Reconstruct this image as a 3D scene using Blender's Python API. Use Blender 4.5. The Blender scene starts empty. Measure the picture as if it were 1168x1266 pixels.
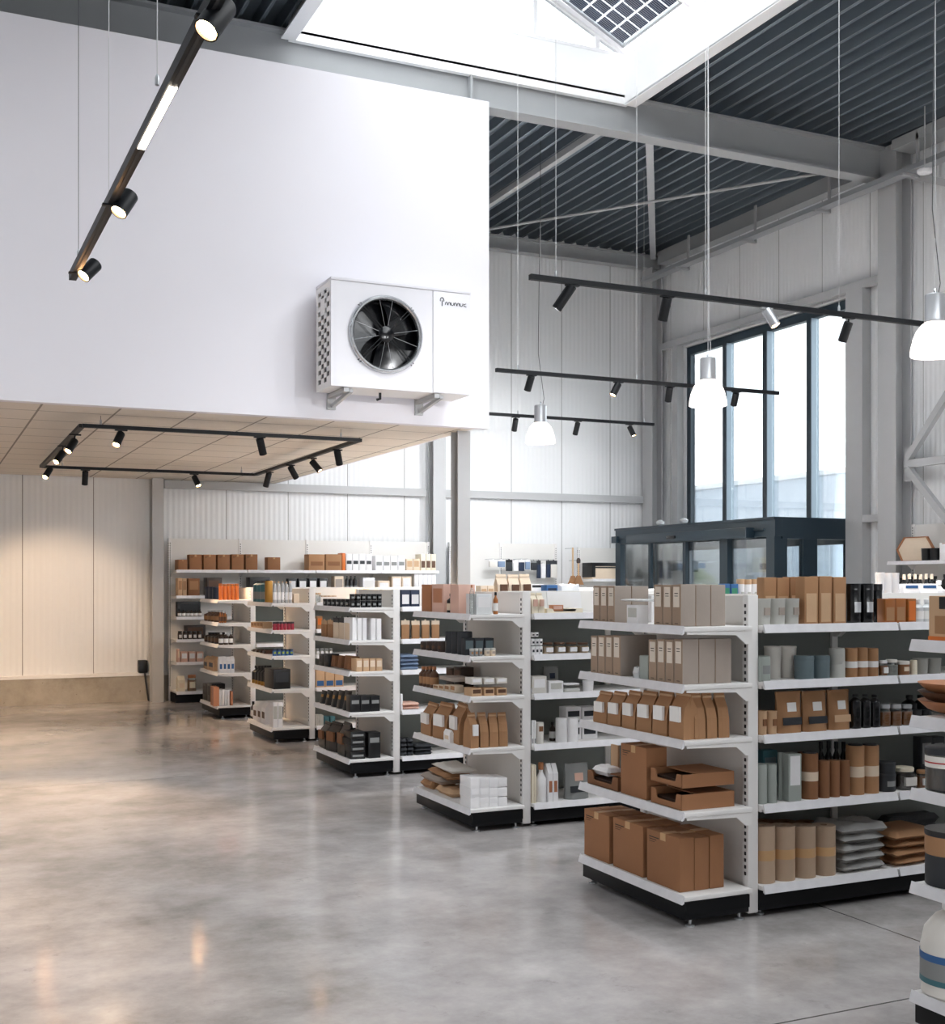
import bpy, bmesh, math, random
from mathutils import Vector, Matrix
random.seed(7)
SC = bpy.context.scene
COL = SC.collection
PI = math.pi

# ------------------------------------------------------------------ camera
F, U0, V0, H = 1489.0, 584.0, 720.0, 1.6          # focal length in pixels, principal column, horizon row, eye height
YAW = math.radians(24.8)
SY, CY = math.sin(YAW), math.cos(YAW)
cam_d = bpy.data.cameras.new('camera'); cam = bpy.data.objects.new('camera', cam_d); COL.objects.link(cam)
cam.location = (0, 0, H); cam.rotation_euler = (PI/2, 0, -YAW)
cam_d.sensor_fit = 'HORIZONTAL'; cam_d.sensor_width = 36.0; cam_d.lens = F/1168*36
cam_d.shift_y = (V0-633)/1168; cam_d.clip_start = .05; cam_d.clip_end = 400
SC.camera = cam
# ------------------------------------------------------------------ sky and exposure
W = bpy.data.worlds.new('sky'); SC.world = W; W.use_nodes = True
nt = W.node_tree; bg = nt.nodes['Background']
bg.inputs[0].default_value = (.95, .975, 1.0, 1); bg.inputs[1].default_value = 4.4
SC.view_settings.view_transform = 'Standard'; SC.view_settings.look = 'None'
SC.view_settings.exposure = 0.46; SC.view_settings.gamma = 1; SC.view_settings.use_curve_mapping = False
cy = SC.cycles
cy.max_bounces = 10; cy.diffuse_bounces = 6; cy.glossy_bounces = 4; cy.transmission_bounces = 6; cy.transparent_max_bounces = 12
cy.use_denoising = True; cy.sample_clamp_indirect = 20; cy.caustics_reflective = False; cy.caustics_refractive = False
def portal(name, loc, rot, sx, sy):
    l = bpy.data.lights.new(name, 'AREA'); l.shape = 'RECTANGLE'; l.size = sx; l.size_y = sy; l.cycles.is_portal = True
    o = bpy.data.objects.new(name, l); o.location = loc; o.rotation_euler = rot; COL.objects.link(o)
portal('sky_portal_rooflight', (5.13, 5.1, 8.6), (0, 0, 0), 4.2, 12.4)
portal('sky_portal_added_rooflight', (-2.45, 6.0, 7.6), (0, 0, 0), 3.8, 7.2)
portal('sky_portal_window', (11.3, 13.95, 2.7), (0, PI/2, 0), 5.4, 3.8)
portal('sky_portal_rear', (3.5, -4.7, 1.15), (PI/2, 0, 0), 7, 2.3)

# ------------------------------------------------------------------ helpers
def XY(u, Y):                                       # x of the pixel column u on the plane y = Y
    t = (u-U0)/F; return Y*(SY+t*CY)/(CY-t*SY)
def YX(u, X):                                       # y of the pixel column u on the plane x = X
    t = (u-U0)/F; return X*(CY-t*SY)/(SY+t*CY)
def ZV(X, Y, v): return H-(v-V0)/F*(X*SY+Y*CY)
def lin(c):
    c = c.lstrip('#'); r = []
    for i in (0, 2, 4):
        x = int(c[i:i+2], 16)/255; r.append(x/12.92 if x <= .04045 else ((x+.055)/1.055)**2.4)
    return (r[0], r[1], r[2], 1)
MATS = {}
def mat(name, c, rough=.6, metal=0, var=.06, scale=6, bump=0, bscale=60, emit=0, ecol=None, spec=.5, rnd=0, trans=0, coat=0):
    if name in MATS: return MATS[name]
    m = bpy.data.materials.new(name); m.use_nodes = True; MATS[name] = m
    n, l = m.node_tree.nodes, m.node_tree.links; p = n['Principled BSDF']
    c = lin(c) if isinstance(c, str) else c
    tc = n.new('ShaderNodeTexCoord'); nz = n.new('ShaderNodeTexNoise'); nz.inputs['Scale'].default_value = scale; nz.inputs['Detail'].default_value = 4
    l.new(tc.outputs['Object'], nz.inputs['Vector'])
    mr = n.new('ShaderNodeMapRange'); mr.inputs['To Min'].default_value = 1-var; mr.inputs['To Max'].default_value = 1+var
    l.new(nz.outputs['Fac'], mr.inputs['Value'])
    hs = n.new('ShaderNodeHueSaturation'); hs.inputs['Color'].default_value = c
    val = mr.outputs[0]
    if rnd:
        oi = n.new('ShaderNodeObjectInfo'); m2 = n.new('ShaderNodeMapRange')
        m2.inputs['To Min'].default_value = 1-rnd; m2.inputs['To Max'].default_value = 1+rnd
        l.new(oi.outputs['Random'], m2.inputs['Value'])
        mm = n.new('ShaderNodeMath'); mm.operation = 'MULTIPLY'; l.new(val, mm.inputs[0]); l.new(m2.outputs[0], mm.inputs[1]); val = mm.outputs[0]
    l.new(val, hs.inputs['Value']); l.new(hs.outputs[0], p.inputs['Base Color'])
    p.inputs['Roughness'].default_value = rough; p.inputs['Metallic'].default_value = metal; p.inputs['Specular IOR Level'].default_value = spec
    p.inputs['Transmission Weight'].default_value = trans; p.inputs['Coat Weight'].default_value = coat
    if bump:
        b = n.new('ShaderNodeBump'); b.inputs['Strength'].default_value = bump; b.inputs['Distance'].default_value = .004
        nb = n.new('ShaderNodeTexNoise'); nb.inputs['Scale'].default_value = bscale; l.new(tc.outputs['Object'], nb.inputs['Vector'])
        l.new(nb.outputs['Fac'], b.inputs['Height']); l.new(b.outputs[0], p.inputs['Normal'])
    if emit:
        p.inputs['Emission Color'].default_value = lin(ecol) if ecol else c; p.inputs['Emission Strength'].default_value = emit
    return m
def glass(name, tint=(.93, .96, .97, 1), refl=.06):
    m = bpy.data.materials.new(name); m.use_nodes = True; MATS[name] = m
    n, l = m.node_tree.nodes, m.node_tree.links; n.remove(n['Principled BSDF'])
    t = n.new('ShaderNodeBsdfTransparent'); t.inputs[0].default_value = tint
    g = n.new('ShaderNodeBsdfGlossy'); g.inputs['Roughness'].default_value = .02
    lw = n.new('ShaderNodeLayerWeight'); lw.inputs[0].default_value = .25
    mr = n.new('ShaderNodeMapRange'); mr.inputs['To Min'].default_value = refl; mr.inputs['To Max'].default_value = .75
    nz = n.new('ShaderNodeTexNoise'); nz.inputs['Scale'].default_value = .8
    l.new(lw.outputs['Fresnel'], mr.inputs['Value']); mx = n.new('ShaderNodeMixShader')
    l.new(mr.outputs[0], mx.inputs[0]); l.new(t.outputs[0], mx.inputs[1]); l.new(g.outputs[0], mx.inputs[2]); l.new(mx.outputs[0], n['Material Output'].inputs[0])
    return m

class MB:
    """collects shapes into one mesh"""
    def __init__(s): s.v = []; s.f = []; s.sm = []
    def add(s, vs, fs, sm=False):
        o = len(s.v); s.v += [tuple(v) for v in vs]; s.f += [tuple(i+o for i in f) for f in fs]; s.sm += [sm]*len(fs); return s
    def box(s, x0, x1, y0, y1, z0, z1, b=0):
        if b <= 0:
            vs = [(x, y, z) for z in (z0, z1) for y in (y0, y1) for x in (x0, x1)]
            return s.add(vs, [(0, 2, 3, 1), (4, 5, 7, 6), (0, 1, 5, 4), (2, 6, 7, 3), (0, 4, 6, 2), (1, 3, 7, 5)])
        bm = bmesh.new(); bmesh.ops.create_cube(bm, size=1)
        for v in bm.verts: v.co = ((x0+x1)/2+v.co.x*(x1-x0), (y0+y1)/2+v.co.y*(y1-y0), (z0+z1)/2+v.co.z*(z1-z0))
        bmesh.ops.bevel(bm, geom=bm.edges[:], offset=b, segments=2, affect='EDGES', profile=.5)
        bm.verts.index_update(); s.add([v.co[:] for v in bm.verts], [[v.index for v in f.verts] for f in bm.faces], True); bm.free(); return s
    def lathe(s, pr, n=20, c=(0, 0), cap=True):
        vs = []; fs = []
        for r, z in pr:
            for k in range(n): a = 2*PI*k/n; vs.append((c[0]+r*math.cos(a), c[1]+r*math.sin(a), z))
        for i in range(len(pr)-1):
            for k in range(n): k2 = (k+1) % n; fs.append((i*n+k, i*n+k2, (i+1)*n+k2, (i+1)*n+k))
        if cap:
            fs.append(tuple(range(n-1, -1, -1))); fs.append(tuple((len(pr)-1)*n+k for k in range(n)))
        return s.add(vs, fs, True)
    def tube(s, pts, r, n=8, r1=None):
        pts = [Vector(p) for p in pts]; vs = []; fs = []; m = len(pts)
        for i, p in enumerate(pts):
            t = (pts[min(i+1, m-1)]-pts[max(i-1, 0)]).normalized()
            a = t.orthogonal().normalized() if i == 0 else (a-t*a.dot(t)).normalized()
            b = t.cross(a); rr = r if r1 is None else r+(r1-r)*i/(m-1)
            for k in range(n): q = 2*PI*k/n; vs.append(p+(a*math.cos(q)+b*math.sin(q))*rr)
        for i in range(m-1):
            for k in range(n): k2 = (k+1) % n; fs.append((i*n+k, i*n+k2, (i+1)*n+k2, (i+1)*n+k))
        fs.append(tuple(range(n-1, -1, -1))); fs.append(tuple((m-1)*n+k for k in range(n)))
        return s.add(vs, fs, n > 4)
    def beam(s, p0, p1, w, h):                      # rectangular bar between two points, h measured upward
        p0, p1 = Vector(p0), Vector(p1); t = (p1-p0).normalized(); up = Vector((0, 0, 1)) if abs(t.z) < .95 else Vector((1, 0, 0))
        a = t.cross(up).normalized()*w/2; b = a.cross(t).normalized()*h/2
        vs = [p+i*a+j*b for p in (p0, p1) for i, j in ((-1, -1), (1, -1), (1, 1), (-1, 1))]
        return s.add(vs, [(3, 2, 1, 0), (4, 5, 6, 7), (0, 1, 5, 4), (1, 2, 6, 5), (2, 3, 7, 6), (3, 0, 4, 7)])
    def prism(s, prof, a, b, axis='x', sm=False):   # 2-D outline swept along an axis
        n = len(prof)
        P = {'x': lambda t, p: (t, p[0], p[1]), 'y': lambda t, p: (p[0], t, p[1]), 'z': lambda t, p: (p[0], p[1], t)}[axis]
        vs = [P(a, p) for p in prof]+[P(b, p) for p in prof]
        fs = [(i, (i+1) % n, n+(i+1) % n, n+i) for i in range(n)]+[tuple(range(n-1, -1, -1)), tuple(range(n, 2*n))]
        return s.add(vs, fs, sm)
    def xf(s, M, start=0):
        for i in range(start, len(s.v)): s.v[i] = tuple(M @ Vector(s.v[i]))
        return s
    def mesh(s, name, m):
        me = bpy.data.meshes.new(name); me.from_pydata(s.v, [], s.f)
        bm = bmesh.new(); bm.from_mesh(me); bmesh.ops.recalc_face_normals(bm, faces=bm.faces[:]); bm.to_mesh(me); bm.free()
        if any(s.sm):
            me.polygons.foreach_set('use_smooth', s.sm); me.set_sharp_from_angle(angle=math.radians(38))
        me.materials.append(MATS[m] if isinstance(m, str) else m); me.update(); return me
    def build(s, name, m, parent=None, loc=None, rz=0): return inst(name, s.mesh(name, m), parent, loc, rz)
def inst(name, me, parent=None, loc=None, rz=0):
    o = bpy.data.objects.new(name, me); COL.objects.link(o)
    if parent is not None: o.parent = parent
    if loc is not None: o.location = loc
    if rz: o.rotation_euler.z = rz
    return o
def tag(o, label, cat, group=None, kind=None):
    o['label'] = label; o['category'] = cat
    if group: o['group'] = group
    if kind: o['kind'] = kind
    return o
def thing(name, label, cat, loc=(0, 0, 0), rz=0, group=None):
    return tag(inst(name, None, None, loc, rz), label, cat, group)
def struct(name, mb, m, label=None, cat=None, parent=None):
    o = mb.build(name, m, parent)
    if parent is None: tag(o, label, cat or name.split('_')[0], None, 'structure')
    return o

# ------------------------------------------------------------------ materials
mat('steel_grey', '#b6b7b8', .5, 0, .04); mat('deck', '#7c858d', .30, .75, .08, 3); mat('beam_grey', '#a3a5a6', .55, 0, .04)
mat('white_steel', '#eceae8', .4, 0, .03); mat('rail_white', '#e6e5e8', .35, 0, .13, 16); mat('panel_white', '#e6e4e0', .5, 0, .03)
mat('panel_grey', '#858b88', .55, 0, .06, 3); mat('plinth_black', '#090b0f', .45, 0, .1, spec=.25); mat('slot_dark', '#2a2a2c', .6)
mat('frame_blue', '#22323d', .4, .1, .05); mat('black_metal', '#0f1115', .5, 0, .08, spec=.3); mat('alu', '#b4b6b9', .35, .6, .04)
mat('chrome', '#c8cacd', .18, .95, .02); mat('wire', '#d2d2d2', .4, .5, .02); mat('wire_dark', '#3a3a3c', .5)
mat('wall_white', '#eae8ee', .75, 0, .015, 1.5, .05, 120); mat('grout', '#b08b6c', .9); mat('upstand', '#f2f2f2', .6, 0, .02)
mat('lens', '#fff2dd', .3, 0, 0, emit=90, ecol='#ffbe80'); mat('lens_off', '#6d6a66', .2, .4); mat('tube_lit', '#fff4e4', .4, 0, 0, emit=6, ecol='#fff0dc')
mat('bulb', '#fff6e8', .3, 0, 0, emit=4, ecol='#fff2e6')
for nm, c, r in (('kraft', '#a67c58', .8), ('kraft_dark', '#875c3d', .8), ('kraft_pale', '#c9a683', .8), ('carton', '#9c6d4a', .82), ('taupe', '#a69a90', .75), ('taupe_front', '#a48d79', .78),
                 ('pale_label', '#e3d8ca', .8), ('white_label', '#efedea', .7), ('beige', '#e2cfb8', .7), ('cream', '#ece2cc', .6), ('white', '#f0eff0', .5), ('offwhite', '#dfdbd4', .6),
                 ('black', '#0f1013', .4), ('black_gloss', '#090a0e', .18), ('charcoal', '#2b2e33', .55), ('grey', '#8b8d8c', .6), ('grey_pale', '#c2c2bc', .55), ('sage', '#a3aaa4', .6), ('slate_blue', '#66767c', .45),
                 ('teal', '#3f6f78', .5), ('orange', '#e07528', .45), ('amber', '#a3612a', .35), ('copper', '#c98a68', .35), ('pink', '#ddb5a4', .5), ('red', '#b02a35', .4), ('crimson', '#a92e44', .45),
                 ('blue', '#2f5f94', .5), ('navy', '#1d2b45', .5), ('denim', '#7f92ad', .9), ('gold', '#b4853e', .4), ('brown', '#5b3d2a', .5), ('brown_dark', '#382820', .45), ('wood', '#a9714b', .6), ('wood_pale', '#d8b48c', .6),
                 ('lime', '#a4b446', .5), ('green', '#3c8a6c', .5), ('plastic_clear', '#dadcdd', .12), ('silver', '#c3c4c6', .3), ('ink', '#40342a', .8), ('roll_paper', '#b59d86', .75), ('plastic_grey', '#a9a8a6', .15), ('stone', '#9a9993', .9), ('tape', '#c89f72', .35), ('glow_paper', '#f6f1ea', .7), ('meadow', '#6f7a55', .7)):
    mat(nm, c, r, .6 if nm in ('copper', 'silver', 'gold') else 0, .05, 14, .12 if r > .7 else 0, 90, rnd=.07)
glass('glass_clear'); glass('glass_jar', (.90, .93, .92, 1), .1); glass('glass_brown', (.45, .26, .12, 1), .12)
def shade_mat():
    m = mat('shade', '#f4efec', .25, 0, 0); m2 = m.node_tree; n, l = m2.nodes, m2.links; p = n['Principled BSDF']; out = n['Material Output']
    t = n.new('ShaderNodeBsdfTransparent'); tr = n.new('ShaderNodeBsdfTranslucent'); tr.inputs[0].default_value = (.95, .92, .9, 1)
    a = n.new('ShaderNodeMixShader'); a.inputs[0].default_value = .5; l.new(p.outputs[0], a.inputs[1]); l.new(tr.outputs[0], a.inputs[2])
    b = n.new('ShaderNodeMixShader'); b.inputs[0].default_value = .35; l.new(a.outputs[0], b.inputs[1]); l.new(t.outputs[0], b.inputs[2]); l.new(b.outputs[0], out.inputs[0])
shade_mat()
def node_mat(name):
    m = bpy.data.materials.new(name); m.use_nodes = True; MATS[name] = m
    n, l = m.node_tree.nodes, m.node_tree.links; p = n['Principled BSDF']; tc = n.new('ShaderNodeTexCoord')
    def math_(op, a, b=None):
        k = n.new('ShaderNodeMath'); k.operation = op
        for i, x in enumerate((a, b)):
            if x is None: continue
            if isinstance(x, (int, float)): k.inputs[i].default_value = x
            else: l.new(x, k.inputs[i])
        return k.outputs[0]
    def noise(scale, det=5, rough=.55, vec=None):
        k = n.new('ShaderNodeTexNoise'); k.inputs['Scale'].default_value = scale; k.inputs['Detail'].default_value = det; k.inputs['Roughness'].default_value = rough
        l.new(vec or tc.outputs['Object'], k.inputs['Vector']); return k.outputs['Fac']
    def ramp(x, stops):
        k = n.new('ShaderNodeValToRGB'); e = k.color_ramp.elements
        while len(e) < len(stops): e.new(.5)
        for q, (pos, c) in zip(e, stops): q.position = pos; q.color = lin(c) if isinstance(c, str) else (c, c, c, 1)
        l.new(x, k.inputs[0]); return k.outputs[0]
    def mix(f, a, b, bt='MIX'):
        k = n.new('ShaderNodeMix'); k.data_type = 'RGBA'; k.blend_type = bt
        for s, x in ((k.inputs[0], f), (k.inputs[6], a), (k.inputs[7], b)):
            if isinstance(x, str): s.default_value = lin(x)
            elif isinstance(x, (int, float)): s.default_value = x
            else: l.new(x, s)
        return k.outputs[2]
    sp = n.new('ShaderNodeSeparateXYZ'); l.new(tc.outputs['Object'], sp.inputs[0])
    def line(c, period, off, half):                 # 1 on a thin line every period
        d = math_('ABSOLUTE', math_('SUBTRACT', math_('FRACT', math_('ADD', math_('DIVIDE', math_('SUBTRACT', c, off), period), .5)), .5))
        return math_('LESS_THAN', d, half/period)
    def bump(h, st, dist):
        k = n.new('ShaderNodeBump'); k.inputs['Strength'].default_value = st; k.inputs['Distance'].default_value = dist; l.new(h, k.inputs['Height']); l.new(k.outputs[0], p.inputs['Normal'])
    return p, l, sp.outputs, math_, noise, ramp, mix, line, bump
# polished concrete with saw-cut joints
p, l, s, mth, noise, ramp, mix, line, bump = node_mat('concrete_floor')
base = ramp(noise(.55, 8, .62), [(.34, '#7d7977'), (.49, '#aea9a8'), (.66, '#d2cccb')])
base = mix(.36, base, ramp(noise(2.2, 9, .75), [(.3, '#85817f'), (.7, '#cdc8c5')]))
base = mix(ramp(noise(6, 8, .75), [(.60, 0.0), (.72, .5)]), base, '#7a7674')
j = mth('MAXIMUM', line(s[0], 6.5, 4.06, .005), line(s[1], 6.5, 3.5, .005))
base = mix(j, base, '#55534f'); l.new(base, p.inputs['Base Color'])
l.new(ramp(noise(1.3, 6, .6), [(.3, .07), (.7, .20)]), p.inputs['Roughness']); p.inputs['Specular IOR Level'].default_value = .55
bump(noise(14, 3), .05, .01)
# ribbed sandwich panel: joints every .9 m, fine ribs between
for nm, ax, off in (('panel_wall_back', 0, 1.26), ('panel_wall_side', 1, 13.55)):
    p, l, s, mth, noise, ramp, mix, line, bump = node_mat(nm)
    j = line(s[ax], .89, off, .005); rib = mth('SINE', mth('MULTIPLY', s[ax], 2*PI/.0745))
    l.new(mix(j, mix(.25, '#ecedee', ramp(noise(.7), [(.3, '#dfe0e0'), (.7, '#f1f1f1')])), '#8d8b88'), p.inputs['Base Color']); p.inputs['Roughness'].default_value = .5
    bump(mth('SUBTRACT', rib, mth('MULTIPLY', j, 3)), .5, .004)
# suspended ceiling tiles
p, l, s, mth, noise, ramp, mix, line, bump = node_mat('ceiling_tiles')
j = mth('MAXIMUM', line(s[0], .6, .3, .009), line(s[1], .6, .2, .009))
l.new(mix(j, mix(.3, '#e0d8cd', ramp(noise(30), [(.3, '#d3cabd'), (.7, '#e8e1d8')])), '#8f877d'), p.inputs['Base Color']); p.inputs['Roughness'].default_value = .85
# cast concrete plinth
p, l, s, mth, noise, ramp, mix, line, bump = node_mat('cast_concrete')
b_ = ramp(noise(2.2, 8, .7), [(.3, '#8d8577'), (.5, '#a79f92'), (.7, '#b6aea2')])
l.new(mix(ramp(noise(11, 3), [(.69, 0.0), (.72, .8)]), b_, '#4c463d'), p.inputs['Base Color']); p.inputs['Roughness'].default_value = .85; bump(noise(25), .3, .01)
# solar cells
p, l, s, mth, noise, ramp, mix, line, bump = node_mat('solar_cells')
l.new(mix(line(s[1], .028, 0, .0022), mix(.4, '#2c3346', ramp(noise(9), [(.3, '#232838'), (.7, '#3c465c')])), '#98a0ad'), p.inputs['Base Color']); p.inputs['Roughness'].default_value = .25
# outdoor surfaces
mat('paving', '#b5b4b1', .9, 0, .1, 1); mat('cladding', '#9fa8b3', .7, 0, .03, .4); mat('leaf', '#6f8a5a', .8, 0, .25, 5); mat('fence', '#8f9aa0', .5)
mat('rubber', '#222222', .8)
# ------------------------------------------------------------------ the hall
XW, YB = 11.0, 16.7                                 # window wall, back wall
struct('floor', MB().box(-5, XW, -4.5, YB, -.15, 0), 'concrete_floor', 'polished grey concrete floor of the hall', 'floor')
SK = (3.3, 7.0, 11.2, -1.0)                         # rooflight opening x0, x1, y1, y0
def decking():
    mb = MB(); pit = .215
    def run(x0, x1, y0, y1):
        pr = []; x = x0
        k = 0
        while x < x1-.01:
            a = min(pit, x1-x)/pit*pit
            for dx, z in ((0, 7.02), (.088, 7.02), (.118, 6.925), (.136, 6.932), (.154, 6.925), (.184, 7.02)):
                pr.append((min(x+dx, x1), z))
            x += pit; k += 1
        pr.append((x1, 7.02)); top = [(x1, 7.09), (x0, 7.09)]
        n = len(pr); vs = []; fs = []
        for y in (y0, y1): vs += [(q[0], y, q[1]) for q in pr]
        for i in range(n-1): fs.append((i, i+1, n+i+1, n+i))
        mb.add(vs, fs); mb.box(x0, x1, y0, y1, 7.10, 7.2)
    run(-5, -4.3, -4.5, YB); run(-4.3, -.6, 9.5, YB); run(-4.3, -.6, -4.5, 2.5); run(-.6, SK[0]-.07, -4.5, YB); run(SK[1]+.07, XW, -4.5, YB); run(SK[0]-.07, SK[1]+.07, SK[2]+.07, YB); run(SK[0]-.07, SK[1]+.07, -4.5, SK[3]-.07)
    return mb
struct('ceiling', decking(), 'deck', 'dark galvanised trapezoidal steel roof deck', 'ceiling')
struct('wall_back', MB().box(-5, XW, YB, YB+.15, 0, 7.2), 'panel_wall_back', 'pale ribbed sandwich panel wall at the back', 'wall')
struct('wall_left', MB().box(-5.15, -5, -4.5, YB+.15, 0, 7.2), 'panel_wall_side', 'pale ribbed sandwich panel wall on the left', 'wall')
WY0, WY1, WZ = 12.1, 15.8, 5.29
wr = MB().box(XW, XW+.15, -4.5, WY0, 0, 7.2).box(XW, XW+.15, WY1, YB+.15, 0, 7.2).box(XW, XW+.15, WY0, WY1, WZ, 7.2)
struct('wall_right', wr, 'panel_wall_side', 'pale sandwich panel wall that holds the tall window', 'wall')
struct('baseboard_back', MB().box(-5, XW-.01, YB-.06, YB, 0, .34), 'cast_concrete', 'raw concrete plinth under the back wall panels', 'baseboard')
struct('trim_1', MB().box(-5, XW-.01, YB-.075, YB, .34, .385), 'white_steel', 'white metal drip strip over the concrete plinth', 'trim')
struct('wall_rear', MB().box(-5, XW, -4.6, -4.5, 2.3, 7.2).box(-5, 0, -4.6, -4.5, 0, 2.3).box(7, XW, -4.6, -4.5, 0, 2.3), 'panel_wall_back', 'pale panel wall behind the viewpoint with a wide opening added for daylight', 'wall')  # opening out of view, added so daylight reaches the hall from behind
# mezzanine block
mz = MB().box(-5, 4.74, 9.9, 10.0, 3.0, 5.98).box(4.62, 4.74, 10.0, YB-.02, 3.03, 5.98).box(-5, 4.62, 10.0, YB-.02, 5.88, 5.98)
struct('wall_front', mz, 'wall_white', 'large smooth white wall of the raised mezzanine', 'wall')
struct('ceiling_mezzanine', MB().box(-5, 4.62, 10.0, YB-.02, 3.0, 3.06), 'ceiling_tiles', 'suspended tile ceiling under the mezzanine', 'ceiling')
def hsec(mb, x, y, z0, z1, wx, wy, tf=.02, web='y'):   # upright H section; flanges face x when web runs along x
    if web == 'x':
        mb.box(x-wx/2, x-wx/2+tf, y-wy/2, y+wy/2, z0, z1); mb.box(x+wx/2-tf, x+wx/2, y-wy/2, y+wy/2, z0, z1); mb.box(x-wx/2+tf, x+wx/2-tf, y-tf/2, y+tf/2, z0, z1)
    else:
        mb.box(x-wx/2, x+wx/2, y-wy/2, y-wy/2+tf, z0, z1); mb.box(x-wx/2, x+wx/2, y+wy/2-tf, y+wy/2, z0, z1); mb.box(x-tf/2, x+tf/2, y-wy/2+tf, y+wy/2-tf, z0, z1)
    return mb
struct('steel_column', hsec(MB(), 4.60, 10.22, 0, 3.0, .125, .16), 'steel_grey', 'grey steel column under the mezzanine corner', 'column')
struct('steel_column', hsec(MB(), 2.93, 16.44, 0, 2.99, .15, .22), 'steel_grey', 'grey steel column beside the left end of the back wall shelving', 'column')
struct('steel_column', hsec(MB(), 7.03, 16.47, 0, 6.66, .2, .2), 'steel_grey', 'tall grey steel column between the two back wall shelving units', 'column')
struct('steel_column', hsec(MB(), 10.82, 16.48, 0, 6.66, .2, .3, web='x'), 'steel_grey', 'tall grey steel column in the corner of window wall and back wall', 'column')
struct('steel_column', hsec(MB(), 10.84, 11.18, 0, 6.9, .26, .3, web='x'), 'steel_grey', 'tall grey steel column right of the window under the roof beam', 'column')
def ibeam_x(mb, x0, x1, y, z0, z1, w, t=.025):
    return mb.box(x0, x1, y-w/2, y+w/2, z0, z0+t).box(x0, x1, y-w/2, y+w/2, z1-t, z1).box(x0, x1, y-.01, y+.01, z0+t, z1-t)
bm_ = ibeam_x(MB(), -5, 10.9, 11.3, 6.5, 6.9, .2)
for x in (-1.6, 5.17): bm_.box(x-.012, x+.012, 11.205, 11.29, 6.525, 6.875)
struct('beam', bm_, 'beam_grey', 'deep grey steel roof beam crossing the hall below the rooflight', 'beam')
struct('beam', ibeam_x(MB(), 4.8, 10.98, 16.5, 6.66, 6.88, .16), 'beam_grey', 'grey steel beam along the top of the back wall', 'beam')
for x in (7.25, -1.2): struct('beam', MB().box(x-.035, x+.035, 11.42, 16.4, 6.84, 6.92), 'steel_grey', 'slim grey purlin running from roof beam to back wall' if x > 0 else 'slim grey purlin over the mezzanine roof', 'beam')
struct('beam', MB().beam((7.45, 11.42, 6.82), (10.75, 16.35, 6.82), .09, .07), 'steel_grey', 'flat grey roof brace running diagonally to the far corner', 'beam')
struct('beam', MB().tube([(7.3, 16.35, 6.77), (10.75, 11.45, 6.77)], .02), 'steel_grey', 'thin grey tie rod crossing the diagonal roof brace', 'beam')
struct('beam', MB().box(10.62, 10.95, -4.4, 11.0, 6.78, 6.9).box(10.80, 10.98, 11.4, 16.3, 6.70, 6.9), 'beam_grey', 'grey eaves beam along the top of the window wall', 'beam')
# girts
struct('trim_2', MB().box(3.06, 6.90, 16.55, 16.63, 2.88, 2.99).box(7.16, 10.7, 16.55, 16.63, 2.88, 2.99), 'steel_grey', 'horizontal grey girt across the back wall', 'trim')
struct('trim_3', MB().box(10.86, 10.96, 11.33, 16.3, 5.33, 5.43), 'steel_grey', 'grey girt above the tall window', 'trim')
struct('trim_4', MB().box(10.86, 10.96, 11.33, 11.75, 2.36, 2.45), 'steel_grey', 'short grey girt right of the door canopy', 'trim')
struct('trim_5', MB().box(10.85, 10.99, 11.75, 12.05, 0, 5.33).box(10.88, 10.99, 15.86, 16.0, 0, 5.33), 'steel_grey', 'grey uprights flanking the tall window', 'trim')
# wall bracing right of the column
br = MB().beam((10.8, 10.95, 3.02), (10.8, 6.4, 3.02), .08, .09).beam((10.78, 10.9, 3.08), (10.78, 8.2, 6.1), .07, .08).beam((10.78, 10.9, 2.96), (10.78, 8.4, .3), .07, .08).box(10.83, 10.85, 10.86, 11.02, 2.82, 3.22)
struct('beam', br, 'steel_grey', 'grey steel cross bracing on the wall right of the column', 'bracing')
struct('beam', MB().beam((10.78, 10.95, 6.5), (10.78, 7.5, 4.9), .07, .08), 'steel_grey', 'grey diagonal strut under the eaves at the right', 'bracing')
# cable tray
ct = thing('cable_tray', 'grey metal cable tray hung along the top of the window wall', 'cable tray', (10.5, 0, 6.36))
MB().box(-.075, .075, -4, 16.2, 0, .008).box(-.078, -.07, -4, 16.2, 0, .06).box(.07, .078, -4, 16.2, 0, .06).build('tray', 'alu', ct)
for y in (15.2, 13.6, 12.1, 10.6, 9.0): MB().box(-.12, .14, y-.02, y+.02, -.03, -.002).box(.12, .14, y-.02, y+.02, -.03, .5).build('hanger', 'steel_grey', ct)
sd = thing('smoke_detector', 'white round detector under the cable tray at the right', 'smoke detector', (10.30, YX(1143, 10.30), 6.20))
MB().lathe([(.0, 0), (.07, .0), (.085, .02), (.085, .04), (.05, .05)], 20).build('housing', 'white', sd); MB().tube([(0, 0, .05), (0, 0, .83)], .006).build('rod', 'wire', sd)
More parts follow.
